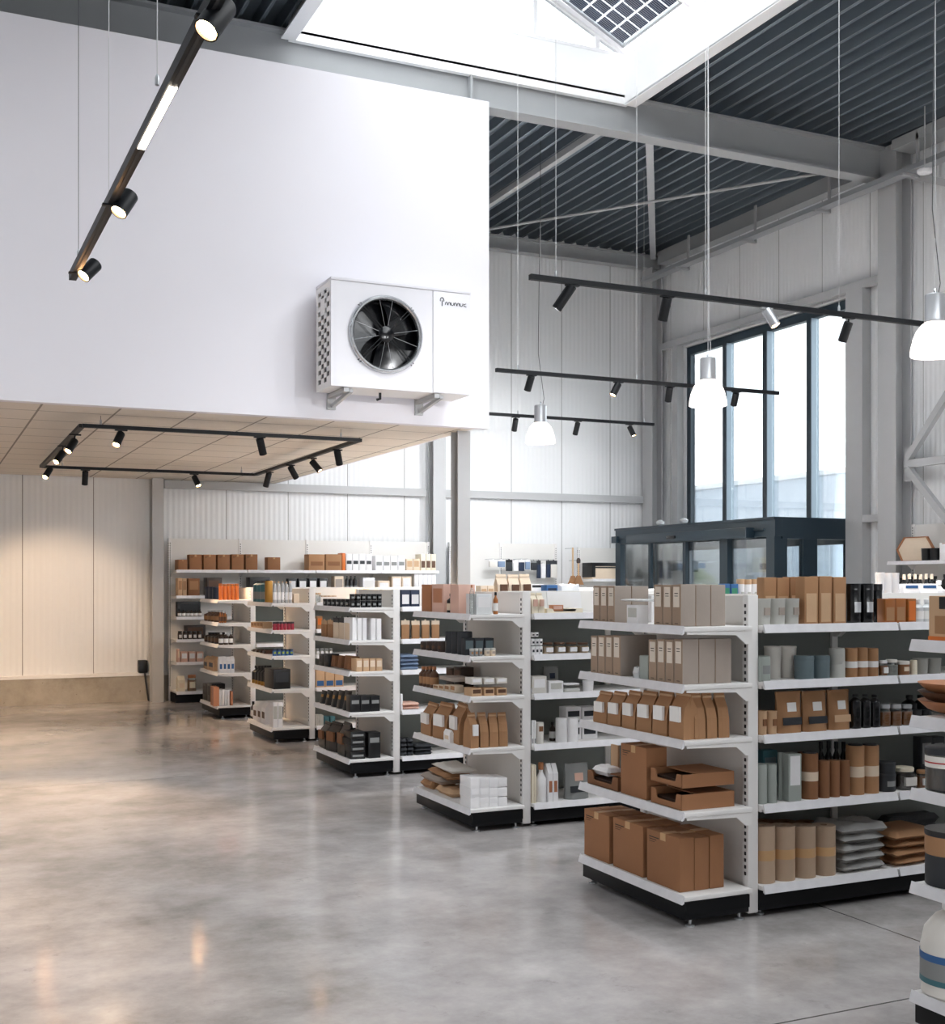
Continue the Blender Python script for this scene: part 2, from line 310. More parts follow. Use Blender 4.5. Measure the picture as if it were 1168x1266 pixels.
# ------------------------------------------------------------------ rooflight
glass('glass_roof', (.72, .74, .75, 1))
x0, x1, y1, y0 = SK; xm = (x0+x1)/2
ups = MB().box(x0-.05, x1+.05, y1, y1+.06, 6.8, 7.31).box(x0-.06, x0, y0, y1, 6.8, 7.32).box(x1, x1+.06, y0, y1, 6.8, 7.32)
ups.box(x0-.14, x0, y0, y1, 6.79, 6.81).box(x1, x1+.14, y0, y1, 6.79, 6.81).box(x0-.05, x1+.05, y0-.06, y0, 6.8, 7.32)
struct('trim_6', ups, 'upstand', 'white lined upstand around the rooflight opening', 'trim')
zr = 7.32+(xm-x0)*.475
wn = struct('window_1', MB().box(x0, x1, y1+.004, y1+.05, 7.315, 7.35), 'white', 'gabled glass rooflight over the hall', 'rooflight')
for k in range(-2, 3):
    x = xm+k*.755; struct('mullion', MB().box(x-.025, x+.025, y1+.0, y1+.05, 7.35, zr-abs(x-xm)*.475), 'white', parent=wn)
fr = MB().beam((x0, y1+.025, 7.34), (xm, y1+.025, zr), .05, .05).beam((x1, y1+.025, 7.34), (xm, y1+.025, zr), .05, .05).box(xm-.04, xm+.04, y0, y1, zr-.04, zr+.02)
struct('frame', fr, 'white', parent=wn)
for k in range(10):
    y = y1-.02-k*1.2
    struct('rafter', MB().beam((x0, y, 7.35), (xm, y, zr), .04, .05).beam((x1, y, 7.35), (xm, y, zr), .04, .05), 'white', parent=wn)
struct('pane', MB().add([(x0, y1+.02, 7.35), (x1, y1+.02, 7.35), (xm, y1+.02, zr)], [(0, 1, 2)]), 'glass_roof', parent=wn)
struct('pane', MB().add([(x0, y0, 7.36), (x0, y1, 7.36), (xm, y1, zr+.01), (xm, y0, zr+.01)], [(0, 1, 2, 3)]), 'glass_roof', parent=wn)
for k in range(3):                                  # photovoltaic glass on the right pitch
    ya = y1-.05-k*1.16; yb_ = ya-1.12; L = (x1-xm)*1.107
    sp = thing('solar_panel', ('solar panel at the gable end of the rooflight', 'solar panel second from the gable end of the rooflight', 'solar panel third from the gable end of the rooflight')[k], 'solar panel', (x1-.02, 0, 7.39), 0, 'solar panels on the rooflight')
    sp.rotation_euler.y = math.atan(.475)
    MB().box(-L+.08, -.02, yb_, yb_+.03, -.02, .02).box(-L+.08, -.02, ya-.03, ya, -.02, .02).box(-.05, -.02, yb_, ya, -.02, .02).box(-L+.08, -L+.11, yb_, ya, -.02, .02).build('frame', 'alu', sp)
    MB().box(-L+.1, -.05, yb_+.03, ya-.03, .004, .008).build('glass_sheet', 'glass_clear', sp)
    c = MB(); nx, ny = 10, 6; sx, sy_ = (L-.16)/nx, (ya-yb_-.06)/ny
    for i in range(nx):
        for q in range(ny):
            X, Y = -L+.1+i*sx, yb_+.03+q*sy_; c.box(X+.012, X+sx-.012, Y+.012, Y+sy_-.012, -.004, .002)
    c.build('cells', 'solar_cells', sp)
w3 = struct('window_added', MB().box(-4.4, -4.3, 2.4, 9.6, 6.9, 7.4).box(-.6, -.5, 2.4, 9.6, 6.9, 7.4).box(-4.3, -.6, 9.5, 9.6, 6.9, 7.4).box(-4.3, -.6, 2.4, 2.5, 6.9, 7.4), 'upstand', 'added unseen rooflight giving daylight to the open floor on the left', 'rooflight')  # out of view, added to bring more daylight onto the left floor
struct('pane', MB().box(-4.3, -.6, 2.5, 9.5, 7.36, 7.38), 'glass_roof', parent=w3)
# ------------------------------------------------------------------ tall window
mat('frame_skylit', '#9aabb8', .4, .1, .04)  # lighter copy of the frame colour: sky light painted onto the mullion sides
w2 = struct('window_2', MB().box(XW+.02, XW+.1, WY0, WY1, WZ-.12, WZ).box(XW+.02, XW+.1, WY0, WY0+.1, 2.3, WZ-.12).box(XW+.02, XW+.1, WY1-.1, WY1, 2.3, WZ-.12).box(XW+.02, XW+.1, WY0, WY1, 2.2, 2.3), 'frame_blue', 'tall dark framed window over the entrance', 'window')
for y in (14.75, 13.81, 12.88): struct('mullion', MB().box(XW-.03, XW+.1, y-.04, y+.04, 2.3, WZ-.12), 'frame_skylit', parent=w2); struct('mullion_cap', MB().box(XW-.045, XW-.03, y-.042, y+.042, 2.3, WZ-.12), 'frame_blue', parent=w2)
for a, b in ((WY0+.1, 12.835), (12.925, 13.765), (13.855, 14.705), (14.795, WY1-.1)): struct('pane', MB().box(XW+.055, XW+.065, a, b, 2.3, WZ-.12), 'glass_clear', parent=w2)
struct('sill', MB().box(XW-.04, XW+.02, WY0, WY1, WZ, WZ+.02), 'white_steel', parent=w2)
# ------------------------------------------------------------------ glazed entrance porch
XV = 9.7; VY0, VY1, VZ = 12.05, 15.82, 2.39
d1 = struct('door_1', MB().box(XV+.02, XV+.14, VY0, VY1, 2.18, VZ).box(XV, XV+.02, VY0+.2, VY1, 2.26, 2.28), 'frame_blue', 'dark framed glass entrance porch with sliding doors', 'door')
dp = lambda nm, mb, m='frame_blue': struct(nm, mb, m, parent=d1)
dp('roof_panel', MB().box(XV, XW, VY0, VY1, VZ, VZ+.03))
dp('door_operator', MB().box(XV-.12, XV+.02, 12.45, 15.3, 2.165, 2.30, .01))
dp('sensor', MB().box(XV-.15, XV-.12, 14.0, 14.2, 2.21, 2.25, .008), 'black_gloss')
for a, b, q in ((15.68, 15.82, .1), (14.86, 14.91, .05), (13.97, 14.04, .05), (13.02, 13.19, .1), (12.06, 12.22, .1)): dp('post', MB().box(XV+.02, XV+.02+q, a, b, 0, 2.18))
for a, b, x in ((14.93, 15.64, .06), (14.05, 14.83, .08), (13.2, 13.92, .08), (12.25, 12.98, .06)):
    dp('glass_leaf', MB().box(XV+x, XV+x+.012, a, b, .08, 2.18), 'glass_clear'); dp('bottom_rail', MB().box(XV+.03, XV+.11, a, b, 0, .08))
dp('side_header', MB().box(XV+.141, XW-.02, VY0, VY0+.12, 2.15, VZ).box(XV-.03, XV+.02, 15.72, 15.86, 2.2, 2.3)); dp('side_post', MB().box(10.18, 10.40, VY0+.01, VY0+.1, 0, 2.15)); dp('side_post', MB().box(10.90, XW-.01, VY0+.01, VY0+.1, 0, 2.15)); dp('side_post', MB().box(XV+.12, 9.92, VY0+.01, VY0+.1, 0, 2.15))
for a, b in ((9.92, 10.18), (10.40, 10.90)): dp('side_glass', MB().box(a, b, VY0+.04, VY0+.05, 0, 2.15), 'glass_clear')
dp('outer_frame', MB().box(XW+.02, XW+.1, 12.1, 12.16, 0, 2.2).box(XW+.06, XW+.1, 13.05, 13.1, 0, 2.2).box(XW+.06, XW+.1, 13.95, 14.0, 0, 2.2).box(XW+.06, XW+.1, 14.9, 14.95, 0, 2.2).box(XW+.02, XW+.1, 15.74, 15.8, 0, 2.2).box(XW+.02, XW+.1, 12.1, 15.8, 2.1, 2.2))
dp('outer_glass', MB().box(XW+.055, XW+.06, 12.2, 15.7, 0, 2.1), 'glass_clear')
for u in (816, 845):                                # little lamps on the porch roof
    y = YX(u, 10.0); t = thing('porch_lamp', 'small clear lamp on the porch roof, ' + ('left' if u < 830 else 'right') + ' one of two', 'lamp', (10.0, y, VZ+.03), 0, 'lamps on the porch roof')
    MB().lathe([(.05, 0), (.05, .015), (.02, .03)], 16).build('base', 'alu', t); MB().lathe([(.025, .02), (.06, .04), (.065, .075), (.03, .1), (.005, .105)], 16).build('globe', 'plastic_clear', t)
# ------------------------------------------------------------------ outside
struct('ground', MB().box(XW+.15, 90, -30, 90, -.2, -.02), 'paving', 'pale paved yard outside the entrance', 'ground')
wh = thing('warehouse', 'pale warehouse across the yard seen through the tall window', 'building', (46, 50, -.02))
MB().box(0, 20, -60, 45, 0, 7.6).build('wall', 'cladding', wh); MB().box(-.1, 20.1, -60.1, 45.1, 7.6, 7.9).build('roof_edge', 'alu', wh)
sh = MB()
for k in range(420):
    a, r, z = random.uniform(0, 2*PI), random.random()**.5, random.random()
    R = .8*math.sin(PI*(.15+.8*z)); x, y = r*R*math.cos(a), r*R*math.sin(a); zz = .3+1.6*z; q = random.uniform(.06, .12)
    d = Vector((random.uniform(-1, 1), random.uniform(-1, 1), random.uniform(-1, 1))).normalized()*q; e = d.orthogonal()*.6; c = Vector((x, y, zz))
    sh.add([c-d, c+e, c+d, c-e], [(0, 1, 2, 3)])
bt = thing('bush', 'green bush in the yard beyond the glass doors', 'bush', (18, 25.2, -.02)); sh.build('foliage', 'leaf', bt); MB().tube([(0, 0, 0), (.05, 0, 1)], .05).build('stem', 'brown', bt)
fe = thing('yard_fence', 'grey vertical bar fence in the yard beyond the doors', 'fence', (19.5, 0, -.02))
f2 = MB()
for k in range(60): f2.box(-.015, .015, 21+k*.16, 21.03+k*.16, 0, 1.3)
f2.build('bars', 'fence', fe); MB().box(-.03, .03, 21, 30.6, 1.3, 1.36).box(-.03, .03, 21, 30.6, .15, .2).build('rails', 'fence', fe)
# ------------------------------------------------------------------ socket on the left wall
so = thing('wall_socket', 'black socket box with hanging cable above the concrete plinth', 'socket', (XY(177, 16.6), 16.62, ZV(2.8, 16.6, 832)))
MB().box(-.06, .06, -.03, .08, 0, .17, .01).build('box', 'black', so); MB().tube([(.02, -.02, .0), (.05, -.03, -.25), (.08, -.04, -.45), (.12, -.04, -.62)], .012).build('cable', 'wire_dark', so)
# ------------------------------------------------------------------ heat pump on the mezzanine wall
hp = thing('heat_pump', 'white outdoor heat pump unit with black fan on the mezzanine wall', 'heat pump', (3.08, 9.42, 3.21))
mat('unit_white', '#dedde2', .4, 0, .02)
Wd, Hh, Dp = 1.25, .88, .40
FX, FZ, FR = .475, .455, .318
n = 48; circ = [(FX+FR*math.cos(2*PI*k/n), FZ+FR*math.sin(2*PI*k/n)) for k in range(n)]
fp = MB(); sq = []
for k in range(n):                                  # front sheet with a round opening
    a = 2*PI*k/n; c, s_ = math.cos(a), math.sin(a); t = .40/max(abs(c), abs(s_)); sq.append((FX+c*t, FZ+s_*t))
o = [(x, 0, z) for x, z in circ]+[(x, 0, z) for x, z in sq]
fp.add(o, [(k, (k+1) % n, n+(k+1) % n, n+k) for k in range(n)])
fp.add([(0, 0, 0), (.9, 0, 0), (.9, 0, Hh-.014), (0, 0, Hh-.014), (FX-.40, 0, FZ-.40), (FX+.40, 0, FZ-.40), (FX+.40, 0, FZ+.40), (FX-.40, 0, FZ+.40)], [(0, 1, 5, 4), (1, 2, 6, 5), (2, 3, 7, 6), (3, 0, 4, 7)]).add([(0, 0, 0), (0, .02, 0), (0, .02, Hh-.014), (0, 0, Hh-.014), (.9, 0, 0), (.9, .02, 0)], [(0, 1, 2, 3), (0, 4, 5, 1)])
fp.build('front_panel', 'unit_white', hp)
MB().box(.903, Wd, -.004, .02, .002, Hh-.014, .004).build('service_panel', 'unit_white', hp)
MB().box(-.004, Wd+.004, -.008, Dp, Hh-.012, Hh+.012, .004).build('lid', 'unit_white', hp)
MB().box(.013, Wd-.021, .021, Dp-.021, .001, .02).box(.013, Wd-.021, Dp-.02, Dp, 0, Hh-.013).box(Wd-.02, Wd, .021, Dp, 0, Hh-.013).box(.0, .012, .021, .05, 0, Hh-.013).box(0, .012, Dp-.05, Dp, 0, Hh-.013).box(0, .012, .05, Dp-.05, 0, .05).box(0, .012, .05, Dp-.05, Hh-.06, Hh-.013).build('casing', 'white_steel', hp)
gr = MB()
for i in range(4):
    for j in range(19):
        if (i+j) % 2 == 0: gr.box(.001, .012, .05+i*.075, .05+(i+1)*.075, .05+j*.041, .05+(j+1)*.041)
gr.box(0, .012, .17, .29, .62, .76)
gr.build('side_grille', 'white_steel', hp); MB().box(.013, .03, .05, Dp-.05, .05, Hh-.06).build('coil', 'black', hp)
ring = MB(); m = 10; pr = []
for q in range(m):
    a = 2*PI*q/m; pr.append((FR-.012+.022*math.cos(a), .0+.03*math.sin(a)))
vs = []; fs = []
for k in range(n):
    a = 2*PI*k/n
    for r, y in pr: vs.append((FX+r*math.cos(a), -.008+y, FZ+r*math.sin(a)))
for k in range(n):
    for q in range(m): fs.append((k*m+q, k*m+(q+1) % m, ((k+1) % n)*m+(q+1) % m, ((k+1) % n)*m+q))
ring.add(vs, fs, True); ring.build('fan_ring', 'chrome', hp)
sw = MB(); vs = []
for k in range(n):
    a = 2*PI*k/n
    vs += [(FX+(FR-.01)*math.cos(a), 0, FZ+(FR-.01)*math.sin(a)), (FX+(FR-.015)*math.cos(a), .14, FZ+(FR-.015)*math.sin(a))]
sw.add(vs, [(2*k, 2*((k+1) % n), 2*((k+1) % n)+1, 2*k+1) for k in range(n)]+[tuple(2*k+1 for k in range(n))]); sw.build('shroud', 'black_gloss', hp)
for b in range(3):                                  # fan blades
    a0 = .62+b*2*PI/3; bl = MB(); vs = []; N = 9
    for i in range(N):
        for j in range(7):
            r = .06+(.285-.06)*j/6; a = a0+(i/(N-1)-.5)*1.5*(.75+.25*j/6)+.35*j/6
            vs.append((FX+r*math.cos(a), .09-.06*(i/(N-1)), FZ+r*math.sin(a)))
    bl.add(vs, [(i*7+j, i*7+j+1, (i+1)*7+j+1, (i+1)*7+j) for i in range(N-1) for j in range(6)], True); bl.build('fan_blade', 'black_gloss', hp)
hub = MB().lathe([(.0, -.03), (.05, -.03), (.068, -.018), (.07, .05), (.0, .05)], 28); hub.xf(Matrix.Translation((FX, 0, FZ)) @ Matrix.Rotation(-PI/2, 4, 'X') @ Matrix.Scale(1, 4)); hub.build('fan_hub', 'black_gloss', hp)
gu = MB()
for a in (PI*.25, PI*.75, PI*1.25, PI*1.75):
    for d in (-.012, .012):
        c, s_ = math.cos(a), math.sin(a); gu.tube([(FX+.06*c-d*s_, -.02, FZ+.06*s_+d*c), (FX+(FR+.015)*c-d*s_, -.02, FZ+(FR+.015)*s_+d*c), (FX+(FR+.015)*c-d*s_, .01, FZ+(FR+.015)*s_+d*c)], .0035, 6)
gu.build('guard_wire', 'black_metal', hp); g2 = MB()
for a in (.2, -.28, PI+.22, PI-.32, PI/2+.2, PI/2-.2, -PI/2+.2, -PI/2-.2): g2.tube([(FX+.07*math.cos(a), -.018, FZ+.07*math.sin(a)), (FX+FR*math.cos(a), -.012, FZ+FR*math.sin(a))], .0013, 6)
g2.build('guard_spoke', 'alu', hp)
lg = MB()                                           # line emblem and wavy word mark
lg.tube([(.985+.017*math.cos(a), -.006, .792+.022*math.sin(a)) for a in [PI*(-.15+1.3*k/10) for k in range(11)]], .0035, 6).tube([(.985, -.006, .79), (.985, -.006, .742)], .004, 6)
px = 1.015
def arch(x, w, h, up=True):
    return [(x+w*(1-math.cos(PI*k/8))/2, -.006, .755+(h*math.sin(PI*k/8) if up else h-h*math.sin(PI*k/8))) for k in range(9)]
for w, up in ((.022, 1), (.022, 1), (.028, 0), (.022, 1), (.022, 1), (.028, 0)): lg.tube(arch(px, w, .026, up), .003, 6); px += w+.004
lg.tube([(px+.026, -.006, .781), (px+.004, -.006, .774), (px+.004, -.006, .762), (px+.028, -.006, .755)], .003, 6)
lg.build('logo', 'charcoal', hp)
for x in (.14, .95):                                # wall brackets
    bk = MB().beam((x, .02, -.02), (x, .47, -.02), .045, .035).beam((x+.045, .03, -.025), (x+.02, .44, -.10), .03, .03).box(x-.025, x+.05, .45, .478, -.13, .02)
    bk.build('bracket', 'steel_grey', hp)
MB().tube([(.5, .2, -.0), (.5, .2, -.05), (.47, .2, -.06)], .012).build('drain_spout', 'black', hp)
# ------------------------------------------------------------------ track lights
def track(nm, label, pts, w=.038, h=.035, loc=(0, 0, 0), wires=()):
    t = thing(nm, label, 'track light', loc); mb = MB()
    for a, b in zip(pts, pts[1:]): mb.beam(a, b, w, h)
    mb.build('rail', 'black_metal', t)
    for a, b in zip(pts, pts[1:]):
        d = (Vector(b)-Vector(a)); MB().beam(Vector(a)+Vector((0, 0, -h/2-.001))+d*.002, Vector(b)+Vector((0, 0, -h/2-.001))-d*.002, .012, .003).build('conductor_slot', 'slot_dark', t)
    for (x, y, z, x1_, z1_, dark) in wires:
        MB().tube([(x, y, z), (x1_, y, z1_)], .002, 6).build('suspension_wire', 'wire_dark' if dark else 'wire', t); MB().lathe([(.009, 0), (.009, .03), (.004, .045)], 10, (0, 0)).xf(Matrix.Translation((x, y, z))).build('wire_grip', 'alu', t)
    return t
ZT = 3.6
T1 = (7.0, XY(655, 7.0), 7.9); T2 = (10.1, XY(613, 10.1), XY(962, 10.1)); T3 = (13.4, 5.95, XY(808, 13.4))
track('track_light', 'long black lighting track over the second rack, nearest of three', [(T1[1], 7.0, ZT), (T1[2], 7.0, ZT)], wires=[(XY(u, 7.0), 7.0, ZT+.02, XY(u, 7.0), 7.05, 0) for u in (687, 872, 1037)])
track('track_light', 'black lighting track passing behind the middle pendant lamp', [(T2[1], 10.1, ZT-.02), (T2[2], 10.1, ZT-.02)], wires=[(XY(u, 10.1), 10.1, ZT, XY(u, 10.1), 7.05, 0) for u in (640, 787)])
track('track_light', 'black lighting track farthest back behind the left pendant lamp', [(T3[1], 13.4, 3.68), (T3[2], 13.4, 3.68)], wires=[(XY(u, 13.4), 13.4, 3.70, XY(u, 13.4), 7.05, 0) for u in (796, 640)])
track('track_light', 'rectangular black lighting track under the mezzanine ceiling', [(1.25, 10.42, 2.90), (3.68, 10.42, 2.90), (3.72, 14.3, 2.90), (1.28, 14.3, 2.90), (1.25, 10.42, 2.90)], w=.045, h=.03, wires=[(x, y, 2.915, x, 2.99, 1) for x, y in ((1.4, 10.42), (3.5, 10.42), (3.55, 14.3), (1.5, 14.3))])
dt = track('track_light', 'black lighting track with glowing strip in front of the white wall', [(.93, 1.6, ZT), (.93, 8.25, ZT)], w=.046, h=.05, wires=[(.915, 7.8, ZT+.02, .915, 7.05, 1), (.935, 6.65, ZT+.02, .935, 7.05, 0), (.89, 4.98, ZT+.02, .89, 7.05, 0)])
MB().box(.913, .947, 4.85, 5.6, ZT-.033, ZT-.0255, .002).build('glowing_strip', 'tube_lit', dt)
def lamp(name, kind, loc, e, col=(1, .76, .52), rad=.03, rot=None, ang=70, blend=.6):
    l = bpy.data.lights.new(name, kind); l.energy = e; l.color = col; l.shadow_soft_size = rad
    if kind == 'SPOT': l.spot_size = math.radians(ang); l.spot_blend = blend
    o = bpy.data.objects.new(name, l); o.location = loc; COL.objects.link(o)
    if rot: o.rotation_mode = 'QUATERNION'; o.rotation_quaternion = rot
    return o
def spot(label, grp, Y, ub, vb, uf, vf, lit, zt, dia=.068, dy=0, xt=None, m='black_metal', e=45, aim=None, col=(1, .69, .43)):
    b = Vector((XY(ub, Y), Y, ZV(XY(ub, Y), Y, vb))); f = Vector((XY(uf, Y), Y+dy, ZV(XY(uf, Y), Y, vf)))
    d = (f-b).normalized(); L = max((f-b).length, .135); f = b+d*L; r = dia/2
    t = thing('track_spotlight', label, 'spotlight', (b.x, Y, zt), 0, grp); b = b-t.location; f = f-t.location
    R = Vector((0, 0, -1)).rotation_difference(d).to_matrix().to_4x4()
    hd = MB().lathe([(0, 0), (r*.93, 0), (r, -.006), (r, -L), (r*.86, -L), (r*.82, -L+.018), (0, -L+.018)], 24, cap=False); hd.xf(Matrix.Translation(b) @ R)
    hd.build('head', m, t)
    MB().lathe([(0, -L+.016), (r*.80, -L+.016), (r*.80, -L+.010), (0, -L+.008)], 20, cap=False).xf(Matrix.Translation(b) @ R).build('lens', ('lens_off', 'lens', 'lens_cool')[lit], t)
    MB().box((xt or 0)-.05, (xt or 0)+.05, -.016, .016, -.028, -.0185 if zt > 3 else -.0165).build('adapter', m, t)
    MB().tube([(xt or 0, 0, -.022), (b.x*.5+(xt or 0)*.5, 0, -.035), b+d*L*.18], .007).build('arm', m, t)
    if e:  # dark heads get a beam too, added to brighten walls and racks
        dd = Vector(aim).normalized() if aim else d
        lamp('spot_beam', 'SPOT', t.location+f+dd*.012, e*6, rot=Vector((0, 0, -1)).rotation_difference(dd), ang=(62 if aim else 75) if lit == 1 else 104, col=col)
    return t
WHT = (.97, .98, 1)
mat('lens_cool', '#fffaf0', .3, 0, 0, emit=12, ecol='#fff6ea')
G1_, G2_, G3_ = 'spotlights on the nearest long track', 'spotlights on the middle long track', 'spotlights on the farthest long track'
SP = 'black cylinder spotlight '
spot(SP+'tilted left, leftmost on the long track over the second rack', G1_, 7.0, 707.4, 353, 694, 379.3, 2, ZT, dy=.07, e=8, aim=(0, .9, -.5), col=WHT)
spot(SP+'hanging upright, second from left on the track over the second rack', G1_, 7.0, 824.6, 368.5, 826, 393.7, 2, ZT, dy=.07, e=8, aim=(0, .9, -.5), col=WHT)
spot('silver lit spotlight tilted right, in front of the tall window top', G1_, 7.0, 947, 383.5, 953, 403.8, 1, ZT, .072, -.05, m='alu', e=20)
spot(SP+'hanging upright against the right edge of the tall window', G1_, 7.0, 1049, 398.5, 1049, 420, 2, ZT, dy=.07, e=8, aim=(0, .9, -.5), col=WHT)
spot(SP+'leftmost on the track behind the middle pendant', G2_, 10.1, 657, 464.9, 656, 481.6, 2, ZT-.02, dy=.07, e=10, aim=(0, .9, -.5), col=WHT)
spot(SP+'tilted left with warm glow, on the track behind the middle pendant', G2_, 10.1, 764.4, 474.4, 757.2, 488.7, 1, ZT-.02, e=15)
spot(SP+'just left of the middle pendant on its track', G2_, 10.1, 828, 479, 830.5, 495, 2, ZT-.02, dy=.07, e=10, aim=(0, .9, -.5), col=WHT)
spot(SP+'right of the middle pendant, before the window panes', G2_, 10.1, 909.9, 486, 911.9, 500, 2, ZT-.02, dy=.07, e=10, aim=(0, .9, -.5), col=WHT)
spot(SP+'left of the left pendant on the farthest track', G3_, 13.4, 637.5, 518, 639, 531.6, 2, 3.68, dy=.08, e=11, aim=(0, 1, -.4), col=WHT)
spot(SP+'right of the left pendant on the farthest track', G3_, 13.4, 714.3, 522.7, 714.6, 536.3, 2, 3.68, dy=.08, e=24, aim=(0, 1, -.4), col=WHT)
spot(SP+'lit, at the right end of the farthest track', G3_, 13.4, 777.8, 527.3, 781, 539.4, 1, 3.68, dy=-.05, e=15)
GR = 'spotlights on the rectangular mezzanine track'
wl = 'lit black spotlight '
spot(wl+'nearest on the left side of the rectangular mezzanine track', GR, YX(92.6, 1.25), 92.6, 544.2, 83.4, 558.2, 1, 2.9, dy=-.05, e=30, aim=(-.3, .5, -.9))
spot(wl+'second on the left side of the rectangular mezzanine track', GR, YX(77.9, 1.255), 77.9, 558.9, 68.7, 571.8, 1, 2.9, dy=-.05, e=40, aim=(-.2, .9, -.9))
spot(wl+'at the far left corner of the rectangular mezzanine track', GR, 14.1, 62.4, 579, 56.9, 587.6, 1, 2.9, dy=-.04, e=48, aim=(.12, .8, -.62))
spot(wl+'on the front side of the rectangular mezzanine track', GR, 10.42, 149.7, 536, 141.6, 551.5, 1, 2.9, dy=-.07, e=48)
spot('dark spotlight with added faint beam on the front side of the rectangular mezzanine track', GR, 10.42, 320.9, 542.3, 327.5, 560.8, 2, 2.9, dy=.06, e=.5, aim=(.1, 1, -.35), col=(1, .85, .7))
spot('dark spotlight with added faint beam on the back side of the rectangular mezzanine track', GR, 14.3, 105.5, 582.8, 105.5, 598.7, 2, 2.9, dy=.06, e=.5, aim=(.1, 1, -.35), col=(1, .85, .7))
spot(wl+'on the back side of the rectangular mezzanine track', GR, 14.3, 239.9, 589.1, 244.3, 601.3, 1, 2.9, dy=-.06, e=34)
spot('dark upright spotlight nearest on the right side of the mezzanine track', GR, YX(416.6, 3.69), 416.6, 557, 422.1, 573.6, 2, 2.9, dy=.06, e=.5, aim=(.1, 1, -.35), col=(1, .85, .7))
spot(wl+'on the right side of the rectangular mezzanine track', GR, YX(385.3, 3.70), 385.3, 570, 393.8, 582.8, 1, 2.9, dy=-.05, e=34)
spot('dark tilted spotlight third on the right side of the mezzanine track', GR, YX(358.8, 3.71), 358.8, 577.3, 368, 590.2, 2, 2.9, dy=.06, e=.5, aim=(.1, 1, -.35), col=(1, .85, .7))
spot('dark spotlight farthest on the right side of the mezzanine track', GR, YX(332.7, 3.72), 332.7, 584.7, 330, 601.3, 2, 2.9, dy=.06, e=.5, aim=(.1, 1, -.35), col=(1, .85, .7))
GD = 'spotlights on the track before the white wall'
for ub, vb, uf, vf, Y, lb in ((272, 3, 246, 43, 4.2, 'large lit black spotlight at the top edge beside the roof beam'), (155, 237.5, 139.6, 264, 6.5, 'lit black spotlight below the glowing strip on the track'), (112.6, 323, 97.8, 341, 8.02, 'lit black spotlight at the lower end of the wall track')):
    x = XY(ub, Y); spot(lb, GD, Y, ub+6, vb+3, uf+6, vf, 1, ZT-.0085, .092, -.035, xt=.93-XY(ub+6, Y), e=25)
# ------------------------------------------------------------------ pendant lamps
for k, (u, v, lb) in enumerate(((668, 548, 'white glass pendant lamp left of three, before the back wall'), (875, 502, 'white glass pendant lamp before the tall window, middle of three'), (1156, 440, 'white glass pendant lamp at the right edge, largest in view'))):
    d = (3.3-H)*F/(v-V0)*-1; r = (u-U0)/F*d; x, y = d*SY+r*CY, d*CY-r*SY
    t = thing('pendant_lamp', lb, 'pendant lamp', (x, y, 3.3), 0, 'glass pendant lamps')
    S = MB().lathe([(.178, 0), (.182, .006), (.176, .06), (.160, .13), (.135, .19), (.10, .235), (.07, .255), (.066, .255), (.096, .23), (.130, .186), (.155, .126), (.171, .058), (.175, .004)], 40, cap=False); S.build('shade', 'shade', t)
    MB().lathe([(.0, .25), (.078, .25), (.08, .262), (.076, .27), (.076, .455), (.07, .462), (0, .462)], 32, cap=False).build('housing', 'alu', t)
    MB().lathe([(.0, .10), (.03, .11), (.042, .15), (.035, .2), (.025, .25), (0, .25)], 18, cap=False).build('bulb', 'bulb', t)
    MB().lathe([(.012, .46), (.012, .5), (.004, .51)], 10).build('hook', 'chrome', t)
    MB().tube([(0, 0, .5), (0, 0, 3.80)], .003, 6).build('suspension_wire', 'wire', t)
    q = [(.03, 0, .46), (.05, .0, .55), (.02, 0, .75), (-.03, 0, 1.1), (-.02, 0, 1.9), (.0, 0, 2.8), (0, 0, 3.80)] if k != 1 else [(.03, 0, .46), (.03, 0, .6), (.012, 0, .8), (.01, 0, 2.2), (.0, 0, 3.80)]
    MB().tube(q, .0036, 6).build('power_cord', 'wire' if k == 1 else 'wire_dark', t)
    lamp('pendant_bulb', 'POINT', (x, y, 3.36), 9, (1, .95, .9), .05); lamp('pendant_beam', 'SPOT', (x, y, 3.40), (700, 280, 160)[k], (.95, .97, 1), .05, rot=(1, 0, 0, 0), ang=104, blend=.35)
# ------------------------------------------------------------------ shelving racks
LV = (.15, .535, .867, 1.124, 1.393); BAY = .85; NB = 5; PX = 3.60; PT = 1.54
CACHE = {}
def cached(key, fn, m):
    if key not in CACHE: CACHE[key] = fn().mesh(key, m)
    return CACHE[key]
def shelf(par, x, y, z, w, d, rz, brk=True, base=False):
    """tray whose front edge faces local -y; origin at the middle of the front edge"""
    key = f'shelf_{w:.3f}_{d:.3f}'
    o = inst('shelf', cached(key, lambda: MB().box(-w/2, w/2, .0, d, -.022, 0, .003), 'white_steel'), par, (x, y, z), rz)
    inst('price_rail', cached('rail'+key, lambda: MB().prism([(0, .004), (-.003, .006), (-.016, -.034), (-.012, -.036), (0, -.03)], -w/2+.003, w/2-.003), 'rail_white'), o)
    if brk:
        for s in (-1, 1):
            inst('bracket', cached(f'bracket{d:.3f}{s}', lambda: MB().prism([(.015, -.023), (.015, -.034), (d-.09, -.042), (d-.035, -.085), (d, -.085), (d, -.023)], -.004, .004), 'white_steel'), o, (s*(w/2-.008), 0, 0))
    return o
def slots(h0, h1, along):
    mb = MB(); z = h0
    while z < h1: mb.box(*(along[:4]), z, z+.016); z += .032
    return mb
